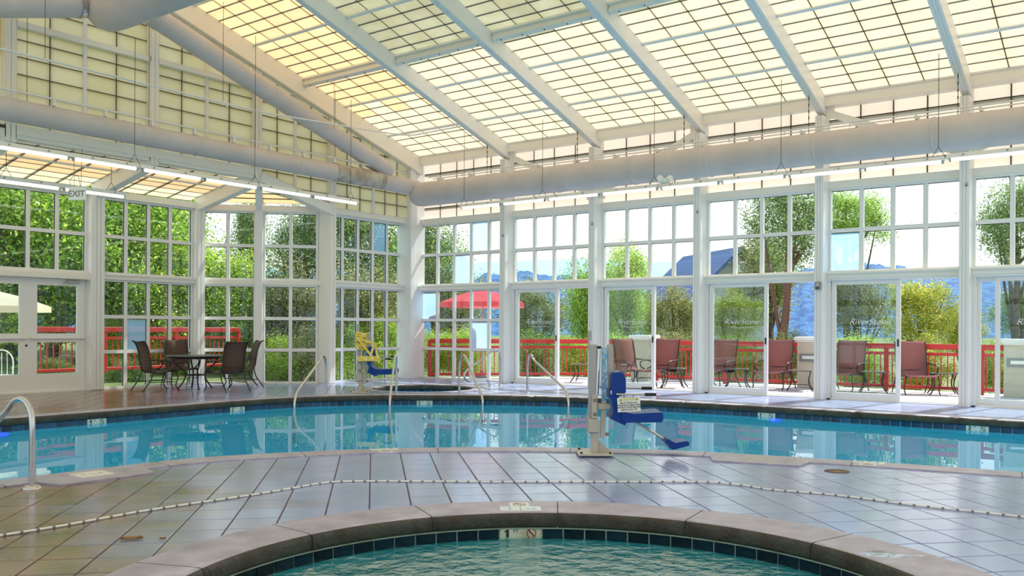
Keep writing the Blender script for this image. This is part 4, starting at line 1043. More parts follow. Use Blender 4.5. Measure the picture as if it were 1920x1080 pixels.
# puddles on the coping at the right
for px, py, r, lb in ((1660, 1040, .11, 'larger puddle on the wading pool coping at the right'), (1790, 1060, .08, 'smaller puddle beyond the coping at the right edge')):
    p = onz(px, py, .016); b = MB(); n = 22; pts = [(r*(1.6+.35*math.sin(3*a+px)+.2*math.sin(5*a))*math.cos(a), r*(.75+.2*math.sin(4*a+px))*math.sin(a)) for a in [2*PI*i/n for i in range(n)]]
    b.add([(x, y, .0) for x, y in pts]+[(x*.85, y*.85, .002) for x, y in pts], [(i, (i+1) % n, n+(i+1) % n, n+i) for i in range(n)]+[tuple(range(n, 2*n))], 0, True)
    o = ob('puddle', b, loc=(p[0], p[1], .0145 if r > .1 else .001), rz=.5, mats=M['puddle'], label=lb, category='puddle')
for px, py, lb in ((247, 1011, 'curled brown leaf on the floor tiles in front'), (305, 1012, 'tiny brown leaf right of the curled leaf')):
    p = onz(px, py, 0); s = .09 if px < 300 else .025; b = MB(); pts = [(s*(.8*math.cos(a)), s*.35*math.sin(a), .004+.012*abs(math.sin(2*a))) for a in [2*PI*i/10 for i in range(10)]]
    b.add(pts+[(0,0,.003)], [(i, (i+1) % 10, 10) for i in range(10)]); ob('fallen_leaf', b, loc=(p[0], p[1], .001), rz=.9, mats=M['brownleaf'], label=lb, category='leaf')

# grab rails
def grab_rail(label, base, end, top, zend, r=.024, pts=None, name='grab_rail'):
    t = thing(name, label, 'handrail', (base[0], base[1], 0)); e_ = np.array(end[:2])-np.array(base[:2]); L = np.linalg.norm(e_); u = e_/L
    if pts is None:
        sl_ = (top-.30)/(L-.46); pr = [(0, 0), (0, top*.4), (0, top-.22), (.018, top-.11), (.07, top-.03), (.15, top), (.23, top-.035), (.30, top-.11), (.30+(L-.46)*.5, top-.11-(top-.30)*.5), (L-.16, .19), (L-.06, .08), (L-.01, -.04), (L, -.16), (L, zend)]
    else: pr = pts
    P = [np.array([u[0]*a, u[1]*a, z]) for a, z in pr]; P = smooth_line(P, .05)
    b = MB(); b.tube([tuple(p) for p in P], r, 12); ob('tube', b, t, mats=M['steel'])
    for a in ([0] if pts is None else [pr[0][0], pr[-1][0]]):
        b = MB(); b.lathe([(.055, 0), (.055, .008), (.032, .022)], 18, 0, Matrix.Translation((u[0]*a, u[1]*a, .0))); ob('flange', b, t, mats=M['steel'])
    return t
grab_rail('steel grab rail into the pool nearest the dining set', onz(611,741), onz(552,768,-.17), .78, -.8)
grab_rail('steel grab rail into the pool in front of the yellow-taped lift', onz(743,741), onz(731,765,-.17), .80, -.8)
grab_rail('steel grab rail into the pool in front of the hot tub', onz(861,740), onz(905,762,-.17), .80, -.8)
grab_rail('steel grab rail into the pool before the first sliding door', onz(989,737), onz(1066,766,-.17), .80, -.8)
bs = onz(938,723); en = onz(872, 728); fr = onz(915, 726)
Lr = float(np.linalg.norm(en[:2]-bs[:2]))
grab_rail('curved steel hot tub rail standing by the corner window', bs, en, .85, 0, .022, [(0, 0), (0, .62), (.06, .78), (.18, .86), (.32, .80), (Lr*.75, .52), (Lr*1.0, .36), (Lr*1.02, .24), (Lr*.92, .16), (Lr*.75, .17), (Lr*.5, .17), (Lr*.36, .13), (Lr*.3, .0)])
fb = onz(60, 916)
t = grab_rail('steel grab rail at the left edge of the front deck', fb, fb+np.array([-1.0, -.25, 0]), .74, -.8, .025)
b = MB(); b.lathe([(.075, 0), (.075, .012), (.045, .03), (.03, .034)], 24); ob('flange', b, t, mats=M['steel'])

# ------------------------------------------------------------------ pool lifts
def box_xy(mb, x0, x1, z0, z1, y0, y1, r=.008, m=0): return mb.bbox((x0, y0, z0), (x1, y1, z1), r, m)
def seat_shell(s=1.0):
    """Moulded lift seat: back, side and pan in one shell."""
    b = MB()
    def slab(prof, y0, y1, yb0, yb1):
        n = len(prof); vs = [(x, y0, z) for x, z in prof]+[(x, y1, z) for x, z in prof]
        b.add(vs, [tuple(range(n)), tuple(reversed(range(n, 2*n)))]+[(i, n+i, n+(i+1) % n, (i+1) % n) for i in range(n)])
    return b, slab
def pool_lift(label, loc, rz, k=1.0, taped=False):
    """Column lift: plate, gusset, mast, actuator, battery, arm and moulded seat. Local x is towards the seat, y across."""
    t = thing('pool_lift', label, 'pool lift', loc, rz)
    u = .00569*k
    X = lambda px: (px-1114)*u
    Z = lambda py: (853-py)*u
    b = MB(); b.bbox((X(1082), -.20*k, 0), (X(1147), .20*k, .022*k), .004); ob('base_plate', b, t, mats=M['lift'])
    b = MB()
    for sx, sy in ((1088,-.16), (1141,-.16), (1088,.16), (1141,.16)): b.lathe([(.014*k, .022*k), (.014*k, .034*k), (.007*k, .04*k)], 8, 0, Matrix.Translation((X(sx), sy*k, 0)))
    ob('anchor_bolt', b, t, mats=M['black'], kind='stuff')
    b = MB(); b.bbox((X(1108), -.05*k, .02*k), (X(1121), .05*k, Z(806)), .006); ob('lower_post', b, t, mats=M['lift'])
    b = MB(); b.prism([(X(1121), .022*k), (X(1146), .022*k), (X(1121), Z(827))], -.012*k, .012*k, 0, Matrix(((1,0,0,0), (0,0,-1,0), (0,1,0,0), (0,0,0,1)))); ob('gusset', b, t, mats=M['lift'])
    b = MB(); b.bbox((X(1103), -.05*k, Z(815)), (X(1118), .05*k, Z(648)), .008); b.box((X(1106), -.052*k, Z(790)), (X(1107), -.048*k, Z(655))); ob('mast', b, t, mats=M['liftgrey'])
    b = MB(); b.bbox((X(1101.5), -.02*k, Z(660)), (X(1105), .02*k, Z(636)), .004); b.bbox((X(1101), -.03*k, Z(640)), (X(1108), .03*k, Z(622)), .006); b.lathe([(.012*k, -.04*k), (.012*k, .04*k)], 10, 0, Matrix.Translation((X(1104.5), 0, Z(631))) @ Matrix.Rotation(PI/2, 4, 'X')); ob('top_bracket', b, t, mats=M['liftgrey'])
    b = MB(); b.bbox((X(1101.5), -.085*k, Z(812)), (X(1122), .02*k, Z(787)), .008); ob('battery_box', b, t, mats=M['lift'])
    b = MB(); b.bbox((X(1108), -.09*k, Z(786)), (X(1118.5), -.02*k, Z(742)), .008); ab_ = ob('actuator_housing', b, t, mats=M['lift'])
    for z in (752, 778): b = MB(); b.box((X(1110), -.0925*k, Z(z+3)), (X(1117), -.09*k, Z(z-3))); ob('sticker', b, ab_, mats=M['rope2'])
    b = MB(); b.tube([(X(1118), -.045*k, Z(742)), (X(1121), -.045*k, Z(658))], 3.2*u, 12); ob('actuator_tube', b, t, mats=M['steel'])
    b = MB(); b.lathe([(.008*k, -.012*k), (.026*k, -.008*k), (.026*k, .010*k), (.010*k, .018*k)], 12, 0, Matrix.Translation((X(1121.5), -.045*k, Z(654)))); ob('knob', b, t, mats=M['black'])
    b = MB(); b.bbox((X(1127), -.045*k, Z(757)), (X(1137), .0, Z(654)), .006)
    ob('chain_cover', b, t, mats=M['liftblue'], label='pale blue printed cover strip')
    b = MB()
    for q in range(8): b.box((X(1126.8), -.0465*k, Z(755-q*13)), (X(1137.2), -.044*k, Z(754-q*13)))
    ob('cover_ribs', b, t, mats=M['liftgrey'], kind='stuff')
    b = MB(); b.bar((X(1143), .02*k, Z(648)), (X(1145), .02*k, Z(742)), .07*k, 10*u, 0, (1,0,0)); ob('rear_arm', b, t, mats=M['liftgrey'])
    b = MB(); b.bar((X(1131), -.02*k, Z(756)), (X(1129), -.02*k, Z(823)), .06*k, 9*u, 0, (1,0,0)); ob('front_arm', b, t, mats=M['lift'])
    b = MB(); b.bbox((X(1119), -.07*k, Z(770)), (X(1138), .05*k, Z(759)), .01); b.lathe([(.028*k, -.02*k), (.028*k, .03*k)], 14, 0, Matrix.Translation((X(1138), -.06*k, Z(763))) @ Matrix.Rotation(PI/2, 4, 'X')); ob('pivot', b, t, mats=M['lift'])
    b = MB(); b.lathe([(.016*k, -.03*k), (.016*k, .03*k), (.010*k, .035*k)], 12, 0, Matrix.Translation((X(1135), -.02*k, Z(816))) @ Matrix.Rotation(PI/2, 4, 'Y')); ob('pin', b, t, mats=M['greyplastic'])
    b = MB(); b.tube([(X(1102), -.05*k, Z(760)), (X(1098), -.06*k, Z(790)), (X(1097), -.06*k, Z(812)), (X(1103), -.06*k, Z(822)), (X(1110), -.06*k, Z(818))], .005*k, 6); ob('cable', b, t, mats=M['liftgrey'])
    # seat
    seat = MB()
    def slab(prof, y0, y1, mb=seat, inset=.0):
        n = len(prof); P = [(X(a), Z(c)) for a, c in prof]; cx = sum(p[0] for p in P)/n; cz = sum(p[1] for p in P)/n
        r = .012*k; vs = []
        for y, sh in ((y0, .96), (y0+r, 1), (y1-r, 1), (y1, .96)):
            vs += [(cx+(x-cx)*sh, y, cz+(z-cz)*sh) for x, z in P]
        mb.add(vs, [tuple(range(n)), tuple(reversed(range(3*n, 4*n)))]+[(q*n+i, q*n+n+i, q*n+n+(i+1) % n, q*n+(i+1) % n) for q in range(3) for i in range(n)])
    back = MB(); slab([(1142, 742), (1142.5, 704), (1146, 699), (1160, 697.5), (1165, 701), (1168.5, 712), (1168.5, 735), (1160, 742)], -.21*k, .21*k, back)
    ob('seat_back', back, t, mats=M['blue'])
    low = MB(); slab([(1138.5, 746), (1138.5, 731), (1156, 730), (1156, 742), (1153, 762), (1163, 769), (1172, 774), (1172, 786), (1168, 797), (1140, 784), (1146, 770), (1143, 752)], -.20*k, .20*k, low)
    b = low; ob('seat_side', b, t, mats=M['blue'])
    pan = MB(); slab([(1160, 770), (1172, 772.5), (1185, 774), (1210, 772.5), (1234, 771), (1237.5, 774), (1237.5, 784), (1234, 790), (1200, 790.5), (1168, 791), (1160, 786)], -.22*k, .22*k, pan)
    ob('seat_pan', pan, t, mats=M['blue'])
    b = MB(); b.bbox((X(1140), -.205*k, Z(739)), (X(1154), -.20*k, Z(732)), .002); ob('bracket_plate', b, t, mats=M['steel'])
    for y, x1, x2, z in ((-.23, 1202, 1223, 738.5), (.23, 1208, 1228, 732.5)):
        b = MB(); b.tube([(X(1150), y*k, Z(z)), (X(x1+3), y*k, Z(z))], 2.0*u, 10); ar_ = ob('armrest', b, t, mats=M['steel'])
        b = MB(); b.tube([(X(x1), y*k, Z(z)), (X(x2), y*k, Z(z))], 2.9*u, 12); ob('grip', b, ar_, mats=M['black'])
    if not taped:
     b = MB(); b.tube([(X(1186), 0, Z(790)), (X(1249), 0, Z(827))], 2.3*u, 10); ob('footrest_tube', b, t, mats=M['steel'])
    if not taped: fr_ = MB(); slab([(1243, 829), (1246, 821), (1252, 824), (1262, 829), (1284, 825), (1288, 828), (1288, 834), (1258, 842.5), (1252, 840), (1249, 833)], -.14*k, .14*k, fr_); ob('footrest', fr_, t, mats=M['blue'])
    if taped:
        b = MB()
        rr = random.Random(3)
        for q in range(9):
            z = 655+q*6; b.tube([(X(1100), -.07*k, Z(z)), (X(1112), -.115*k, Z(z+rr.uniform(-4, 8))), (X(1128), -.09*k, Z(z+rr.uniform(-2, 6))), (X(1140), .02*k, Z(z)), (X(1112), .09*k, Z(z+3)), (X(1099), .0, Z(z))], .022*k, 6)
        ob('caution_tape', b, t, mats=M['yellow'], label='yellow caution tape wound round the mast')
        b = MB()
        for y, xa, za, xb2, zb2 in ((-.235, 1108, 668, 1168, 742), (-.24, 1165, 690, 1150, 745), (-.24, 1168, 685, 1182, 752), (-.23, 1120, 672, 1172, 690)):
            b.bar((X(xa), y*k, Z(za)), (X(xb2), y*k, Z(zb2)), .006, .045*k, 0, (0,-1,.01) if False else (0,0,1))
        b.bbox((X(1110), -.245*k, Z(746)), (X(1186), -.235*k, Z(729)), .004)
        ob('tape_strap', b, t, mats=M['yellow'])
    else:
        sg = MB(); T = Matrix.Translation((X(1173), -.245*k, Z(757))) @ Matrix.Rotation(-.06, 4, 'Y'); sg.box((-21*u, -.003, -13*u), (21*u, .003, 13*u), 0, T); s_ = ob('warning_sign', sg, t, mats=M['paper'], label='white warning card hung from the armrest')
        for txt, z, size, m in (('WARNING', 9.2, 7.0*u, M['lime']), ('MUST READ ALL', 3.2, 4.4*u, M['black']), ('WARNING LABELS AND', -.9, 4.0*u, M['black']), ('INSTRUCTIONS BEFORE', -5.0, 4.0*u, M['black']), ('USING POOL LIFT', -9.2, 4.0*u, M['black'])):
            o = ob('lettering', text_mesh(txt, size*1.0, m, .0004, bold=.0006), s_); o.matrix_local = T @ basis((0, -.0038, z*u), (1,0,0), (0,0,1))
        for sx in (-15, 15): 
            b = MB(); b.prism([(-2.2*u, -1.8*u), (2.2*u, -1.8*u), (0, 2.2*u)], .0, .0006, 0, T @ Matrix.Translation((sx*u, -.0034, 9*u)) @ Matrix.Rotation(PI/2, 4, 'X')); ob('warning_triangle', b, s_, mats=M['black'])
        for sx in (-9, 8): b = MB(); b.tube([(X(1173+sx), -.245*k, Z(745)), (X(1173+sx), -.236*k, Z(738))], .004*k, 5); ob('sign_tie', b, t, mats=M['black'])
    return t
pool_lift('front pool lift with bare blue seat and a white warning card', tuple(onz(1114, 853)[:2])+(.014,), YAW)
pool_lift('far pool lift wrapped in yellow caution tape beside the hot tub', tuple(onz(676, 736)[:2])+(.0,), YAW, 1.08, True)

# ------------------------------------------------------------------ dining set and patio furniture
def sling_chair(label, loc, rz, sw=.25, sh=.42, bh=1.04, sling='sling', frame='bronze', group=None, lounge=False):
    """High-back sling chair, front towards local -y."""
    t = thing('lounge_chair' if lounge else 'dining_chair', label, 'chair', loc, rz, group)
    sy0 = -.30 if not lounge else -.42
    prof = [(sy0-.03, sh-.03), (sy0, sh+.01), (sy0+.15, sh), (.08, sh-.04), (.18, sh+.0), (.23, sh+.10), (.26, sh+.30), (.29, sh+.45), (.34, bh-.05), (.39, bh), (.41, bh-.005)]
    P = smooth_line(prof, .05); b = MB(); b.sheet([tuple(p) for p in P], -sw, sw, .006, 0, True, .015); ob('sling', b, t, mats=M[sling])
    for s in (-1, 1):
        b = MB(); b.tube([(s*(sw+.008), p[0], p[1]) for p in P], .014, 8); ob('side_rail', b, t, mats=M[frame])
        x = s*(sw+.035)
        b = MB(); b.tube([tuple(p) for p in smooth_line([(s*(sw+.012), sy0+.03, sh), (x, sy0-.02, sh-.14), (x, sy0+.03, sh-.30), (x, sy0-.05, .012)], .06)], .013, 7); ob('leg', b, t, mats=M[frame])
        b = MB(); b.tube([tuple(p) for p in smooth_line([(s*(sw+.012), .20, sh+.02), (x, .24, sh-.15), (x, .30, .18), (x, .42, .012)], .06)], .013, 7); ob('leg', b, t, mats=M[frame])
        b = MB(); b.tube([tuple(p) for p in smooth_line([(s*(sw+.012), .25, sh+.24), (x+s*.02, .10, sh+.23), (x+s*.03, -.16, sh+.21), (x+s*.03, -.26, sh+.15), (x+s*.02, -.22, sh+.06), (x, -.12, sh+.02)], .05)], .014, 8); ob('armrest', b, t, mats=M[frame])
        b = MB(); b.tube([(x, sy0+.0, .20), (x, .29, .20)], .009, 6); ob('stretcher', b, t, mats=M[frame])
    b = MB(); b.tube([(-sw-.01, .24, sh+.10), (sw+.01, .24, sh+.10)], .011, 7); ob('cross_bar', b, t, mats=M[frame])
    b = MB(); b.tube([(-sw-.01, sy0, sh-.01), (sw+.01, sy0, sh-.01)], .011, 7); ob('cross_bar', b, t, mats=M[frame])
    return t
def face(p, q): return math.atan2(q[1]-p[1], q[0]-p[0])+PI/2
tc = onz(366, 730)
t = thing('dining_table', 'round dark patio dining table in the glazed alcove', 'table', (tc[0], tc[1], 0))
b = MB(); b.lathe([(.58, .70), (.60, .712), (.60, .728), (.585, .735), (.0, .735)], 40); ob('tabletop', b, t, mats=M['tabletop'])
b = MB(); b.lathe([(.50, .66), (.50, .70), (.47, .70), (.47, .66)], 32); ob('apron_ring', b, t, mats=M['bronze'])
for k in range(4):
    a = PI/4+k*PI/2+.4; c, s = math.cos(a), math.sin(a)
    b = MB(); b.tube([tuple(p) for p in smooth_line([(c*.47, s*.47, .68), (c*.40, s*.40, .55), (c*.20, s*.20, .36), (c*.24, s*.24, .18), (c*.36, s*.36, .012)], .06)], .016, 8); ob('leg', b, t, mats=M['bronze'])
b = MB(); b.lathe([(.20, .30), (.215, .31), (.20, .32), (.185, .31), (.20, .30)], 24); ob('ring_brace', b, t, mats=M['bronze'])
for px, py, lb in ((294, 733.5, 'brown sling dining chair at the left of the dining table'), (338, 725.5, 'brown sling dining chair behind the table, facing the pool'), (424, 734.5, 'brown sling dining chair with its back to the pool, nearest the water'), (453, 727.5, 'brown sling dining chair at the right end of the dining table')):
    p = onz(px, py); sling_chair(lb, (p[0], p[1], 0), face(p, tc), group='dining chairs around the alcove table')

def side_table(label, loc, rz, w_=.26, h_=.46):
    t = thing('side_table', label, 'table', loc, rz, 'patio side tables'); b = MB(); b.bbox((-w_, -w_, h_-.02), (w_, w_, h_), .01); ob('tabletop', b, t, mats=M['tabletop'])
    for sx in (-1, 1):
        for sy in (-1, 1): b = MB(); b.tube([tuple(p) for p in smooth_line([(sx*w_*.85, sy*w_*.85, h_-.02), (sx*w_*.7, sy*w_*.7, h_*.5), (sx*w_*.85, sy*w_*.85, h_*.2), (sx*w_*1.05, sy*w_*1.05, .012)], .06)], .014, 7); ob('leg', b, t, mats=M['bronze'])
    b = MB()
    for sx in (-1, 1): b.tube([(sx*w_*.8, -w_*.8, .14), (sx*w_*.8, w_*.8, .14)], .008, 6)
    b.tube([(-w_*.8, 0, .14), (w_*.8, 0, .14)], .008, 6); ob('stretcher', b, t, mats=M['bronze']); return t
for px, py, rz, lb in ((1716, 737.5, .18, 'plum sling lounge chair outside the fourth sliding door opening'), (1585, 732.5, -.5, 'plum sling lounge chair behind the glass of the fourth sliding door'), (1452, 728.5, -.35, 'plum sling lounge chair outside the third sliding door opening'), (1345, 726, -.55, 'plum sling lounge chair behind the glass of the third sliding door'), (1237, 725, -.45, 'plum sling lounge chair outside the second sliding door opening'), (1186, 724, .9, 'plum sling lounge chair behind the glass of the second sliding door')):
    p = onz(px, py); sling_chair(lb, (p[0], p[1], -.01), rz+.35, .31, .40, 1.12, 'sling_red', 'bronze', 'lounge chairs on the patio', True)
for px, py, lb in ((1768, 739, 'dark side table right of the rightmost lounge chair'), (1637, 735, 'dark side table behind the glass of the fourth sliding door'), (1500, 732, 'dark side table beside the second stucco pillar'), (1382, 728, 'dark side table behind the glass of the third sliding door'), (1264, 726, 'dark side table in the second sliding door opening'), (1094, 716, 'dark side table in the first sliding door opening')):
    p = onz(px, py); side_table(lb, (p[0], p[1], -.01), .3)

# ------------------------------------------------------------------ outside: patio, railing, pillars, umbrellas
b = MB(); vs, fs = fill([(-.4, .45), (E_X+3, .45), (E_X+3, 4.35), (3.0, 4.35), (-.7, .75)], [], -.01); b.add(vs, fs); b.add([(E_X+3, 4.35, -.01), (3.0, 4.35, -.01), (3.0, 4.35, -3.5), (E_X+3, 4.35, -3.5)], [(0,1,2,3)]); b.add([(3.0, 4.35, -.01), (-.7, .75, -.01), (-.7, .75, -3.5), (3.0, 4.35, -3.5)], [(0,1,2,3)])
structure('patio_floor', b, M['patio'])
RLINE = [(0.05, .58), (3.25, 3.78), (18.5, 3.78)]
def railing(label, pts, z0, post_step, bal_step, top=1.06):
    t = thing('railing', label, 'railing', (pts[0][0], pts[0][1], z0))
    o_ = np.array(pts[0])
    bal = MB(); bal.box((-.011, -.011, .12), (.011, .011, .86)); BAL = bal.mesh('baluster', M['rail_red']); po = MB(); po.bbox((-.045, -.045, 0), (.045, .045, 1.02), .006); POST = po.mesh('post', M['rail_red'])
    for a, c in zip(pts, pts[1:]):
        a, c = np.array(a)-o_, np.array(c)-o_; L = np.linalg.norm(c-a); d = (c-a)/L; rz = math.atan2(d[1], d[0])
        for nm, z, w_, h_ in (('top_rail', top-.06, .10, .12), ('middle_rail', .84, .06, .07), ('bottom_rail', .11, .06, .07)):
            b = MB(); b.bar((a[0], a[1], z), (c[0], c[1], z), w_, h_, 0, (0,0,1), .006); ob(nm, b, t, mats=M['rail_red'])
        n = max(1, round(L/post_step))
        for k in range(n+1):
            p = a+d*L*k/n
            if k == n and tuple(c+o_) != tuple(pts[-1]): continue
            ob('post', POST, t, loc=(p[0], p[1], 0), rz=rz)
        m_ = int(L/bal_step)
        for k in range(1, m_):
            p = a+d*bal_step*k; ob('baluster', BAL, t, loc=(p[0], p[1], 0), rz=rz)
    return t
railing('red painted railing along the patio beyond the sliding doors', RLINE, -.01, 1.95, .125)
xl = -4.35
railing('red painted railing seen through the alcove windows and doors', [(xl, float(onx(40, 620, xl)[1])), (xl, float(onx(447, 620, xl)[1]))], .22, 2.0, .14, 1.10)
def pillar(label, x, y, light=True):
    t = thing('stucco_pillar', label, 'pillar', (x, y, -.01), .0, 'stucco pillars along the patio railing')
    b = MB(); b.bbox((-.26, -.26, 0), (.26, .26, 1.10), .012); ob('shaft', b, t, mats=M['stucco'])
    b = MB(); b.bbox((-.31, -.31, 1.10), (.31, .31, 1.19), .015); b.bbox((-.29, -.29, 1.07), (.29, .29, 1.105), .008); ob('cap', b, t, mats=M['stucco_cap'])
    if light:
        b = MB(); b.bbox((-.20, -.285, .62), (.20, -.25, .80), .008); fr_ = ob('louvre_light', b, t, mats=M['greyplastic'], label='dark louvred light fitting')
        b = MB(); b.box((-.13, -.292, .68), (.16, -.284, .75)); ob('lens', b, fr_, mats=M['paper'])
    return t
for px, lb, lt in ((1208, 'cream stucco pillar behind the second sliding door', False), (1522, 'cream stucco pillar with louvred light beside the third door opening', True), (1912, 'cream stucco pillar with louvred light at the right edge', True)):
    p = ony(px, 700, 3.62); pillar(lb, p[0], 3.62, lt)
def parasol(label, loc, R_, z_edge, z_top, clothm, sides=8, pole=.022, rot=.2, ribs=True):
    t = thing('patio_umbrella', label, 'umbrella', loc); b = MB(); n = sides
    ring = [(R_*math.cos(2*PI*i/n+rot), R_*math.sin(2*PI*i/n+rot), z_edge) for i in range(n)]; mid = [(x*.5, y*.5, z_edge+(z_top-z_edge)*.60) for x, y, z in ring]; val = [(x*1.01, y*1.01, z_edge-.13) for x, y, z in ring]
    vs = ring+mid+[(0,0,z_top)]+val
    b.add(vs, [(i, (i+1) % n, n+(i+1) % n, n+i) for i in range(n)]+[(n+i, n+(i+1) % n, 2*n) for i in range(n)]+[(2*n+1+i, 2*n+1+(i+1) % n, (i+1) % n, i) for i in range(n)]); ob('canopy', b, t, mats=clothm)
    b = MB(); b.tube([(0,0,.02), (0,0,z_top+.04)], pole, 10); b.lathe([(.0, z_top+.03), (.03, z_top+.05), (.0, z_top+.09)], 10); ob('pole', b, t, mats=M['liftgrey'])
    b = MB(); b.lathe([(.24, 0), (.24, .05), (.05, .09), (.04, .2)], 20); ob('base', b, t, mats=M['greyplastic'])
    for x, y, z in ring: b = MB(); b.tube([(0, 0, z_top-.03), (x*.5, y*.5, z_edge+(z_top-z_edge)*.60-.02), (x*.99, y*.99, z_edge-.015)], .008, 5); ob('rib', b, t, mats=M['liftgrey'])
    return t
p = ony(905, 600, 1.75); dpt = float((np.array([p[0], 1.75, 0])-CAM)@FV)
zc = lambda py: 1.35+(HY-py)*dpt/F
parasol('red patio umbrella standing beyond the corner window', (p[0], 1.75, -.01), 82*dpt/F, zc(567), zc(541), M['umbrella'])
p = onx(-2, 600, -5.2); dpt = float((np.array([-5.2, p[1], 0])-CAM)@FV)
parasol('cream patio umbrella at the left edge outside the swing doors', (-5.2, p[1], -.1), 1.05, 1.35+(HY-5-566)*dpt/F, 1.35+(HY-5-538)*dpt/F, M['umbrella_c'], 6)
p = onx(4, 700, -3.3)
def wire_chair(label, loc, rz):
    t = thing('garden_chair', label, 'chair', loc, rz); b = MB(); b.tube([tuple(q) for q in smooth_line([(-.2, .2, .42), (-.2, .27, .75), (-.1, .30, .90), (0, .31, .93), (.1, .30, .90), (.2, .27, .75), (.2, .2, .42)], .05)], .014, 7); ob('back_hoop', b, t, mats=M['paper'])
    b = MB()
    for x in (-.1, 0, .1): b.tube([(x, .2, .42), (x, .29, .88)], .008, 6)
    ob('back_rod', b, t, mats=M['paper'], kind='stuff')
    b = MB(); b.lathe([(.22, .40), (.23, .41), (.22, .425), (.0, .425)], 24); ob('seat', b, t, mats=M['paper'])
    for k in range(4): a = PI/4+k*PI/2; b = MB(); b.tube([(.18*math.cos(a), .18*math.sin(a), .41), (.22*math.cos(a), .22*math.sin(a), .2), (.28*math.cos(a), .28*math.sin(a), .01)], .013, 7); ob('leg', b, t, mats=M['paper'])
    return t
wire_chair('white metal garden chair outside the swing doors', (-3.3, p[1], -.1), 1.2)

# ------------------------------------------------------------------ outside: ground, hills, house
b = MB(); g_ = []
xs_ = [-500, -200, -60, -30, -14, -9, -6, -2.3, -.7, 3.0, 8, 14, 24, 40, 80, 400]; ys_ = [-40, -13, -9, -5, -2.8, .75, 4.35, 7, 12, 25, 60, 120, 450]
def gz(x, y):
    if x < -.5 and y < 1.5: return -.10 + (max(0, -x-4.5)*.10 if x > -12 else .7)
    return -1.6 if y > .7 else -.10
vs = [(x, y, gz(x, y)) for y in ys_ for x in xs_]; nx = len(xs_); fs = []
for j in range(len(ys_)-1):
    for i in range(nx-1):
        if xs_[i] >= -2.4 and ys_[j] < .7 and ys_[j+1] <= .76: continue
        fs.append((j*nx+i, j*nx+i+1, (j+1)*nx+i+1, (j+1)*nx+i))
b.add(vs, fs); structure('ground', b, M['ground'])
b = MB(); b.box((-9, -12, -.14), (-2.35, -4.5, -.095)); structure('garden_path', b, M['mulch'])
def ridge_mesh(dist, px0, px1, hfun, m, name, seed, depth=120, step=6, rough=1.0):
    rr = random.Random(seed); b = MB(); top, bot, back = [], [], []
    px = px0; pts = []
    while px <= px1: pts.append(px); px += step
    ph = [rr.uniform(0, 6) for _ in range(8)]
    for px in pts:
        j = sum(math.sin(px*f+ph[k])*a for k, (f, a) in enumerate(((.013, 5), (.031, 3), (.07, 2), (.17, 1.6), (.41, 1.3), (.9, 1.0))))
        py = hfun(px)-j*rough; p = ond(px, py, dist); top.append(p); q = ond(px, 700, dist-depth*.9); q[2] = -12; bot.append(q); m2 = (p+q)/2; m2[2] += (p[2]-q[2])*.12; back.append(m2)
    n = len(pts); vs = [tuple(p) for p in bot+back+top]; fs = [(r*n+i, r*n+i+1, (r+1)*n+i+1, (r+1)*n+i) for r in (0, 1) for i in range(n-1)]
    b.add(vs, fs, 0, True); structure(name, b, m)
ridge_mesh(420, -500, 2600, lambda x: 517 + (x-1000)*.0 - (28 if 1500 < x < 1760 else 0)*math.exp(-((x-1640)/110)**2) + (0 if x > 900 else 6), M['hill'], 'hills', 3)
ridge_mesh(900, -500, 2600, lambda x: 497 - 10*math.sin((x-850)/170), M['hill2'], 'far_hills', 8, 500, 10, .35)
# the house with the blue roof below the terrace
hp_ = ond(1330, 600, 44); rz = YAW+.25
t = thing('house', 'grey house with blue shingle roof behind the patio trees', 'house', (hp_[0], hp_[1], -2.5), rz)
S = 44/F
zz = lambda py: 1.35+(HY+2-py)*S+2.5
xx = lambda px: (px-1330)*S
b = MB(); b.box((xx(1255), -2, 0), (xx(1420), 3.5, zz(562))); b.prism([(xx(1255), zz(562)), (xx(1420), zz(562)), (xx(1345), zz(480))], -3.4, 2.0, 0, Matrix(((1,0,0,0), (0,0,-1,0), (0,1,0,0), (0,0,0,1)))); ob('walls', b, t, mats=M['siding'])
for s, (xa, za), (xb_, zb_) in ((0, (1243, 568), (1346, 473)), (1, (1346, 473), (1436, 568))):
    b = MB(); q0, q1 = Vector((xx(xa), 0, zz(za))), Vector((xx(xb_), 0, zz(zb_))); b.bar(tuple(q0+Vector((0,.7,0))), tuple(q1+Vector((0,.7,0))), 6.4, .12); rf = ob('roof', b, t, mats=M['roofblue'])
    d_ = (q1-q0); L = d_.length; nr_ = int(L/.35)
    for k in range(nr_):
        a = q0+d_*(k/nr_); c = q0+d_*((k+.98)/nr_); off = Vector((0,.7,.08)); b = MB(); b.bar(tuple(a+off), tuple(c+off), 6.42, .05); ob('shingle_row', b, rf, mats=M['roofblue'])
b = MB(); b.bbox((xx(1335), -2.7, zz(516)), (xx(1378), -1.0, zz(497)), .02); dm = ob('dormer', b, t, mats=M['housewhite'])
for k in range(2): b = MB(); b.box((xx(1338+k*16), -2.74, zz(513)), (xx(1350+k*16), -2.70, zz(500))); ob('window', b, dm, mats=M['greyplastic'])
b = MB(); b.bbox((xx(1243), -2.6, zz(572)), (xx(1440), -2.45, zz(566)), .01); ob('gutter', b, t, mats=M['housewhite'])
for k in range(2): b = MB(); b.box((xx(1268+k*60), -2.05, zz(610)), (xx(1292+k*60), -1.98, zz(582))); ob('window', b, t, mats=M['greyplastic'])

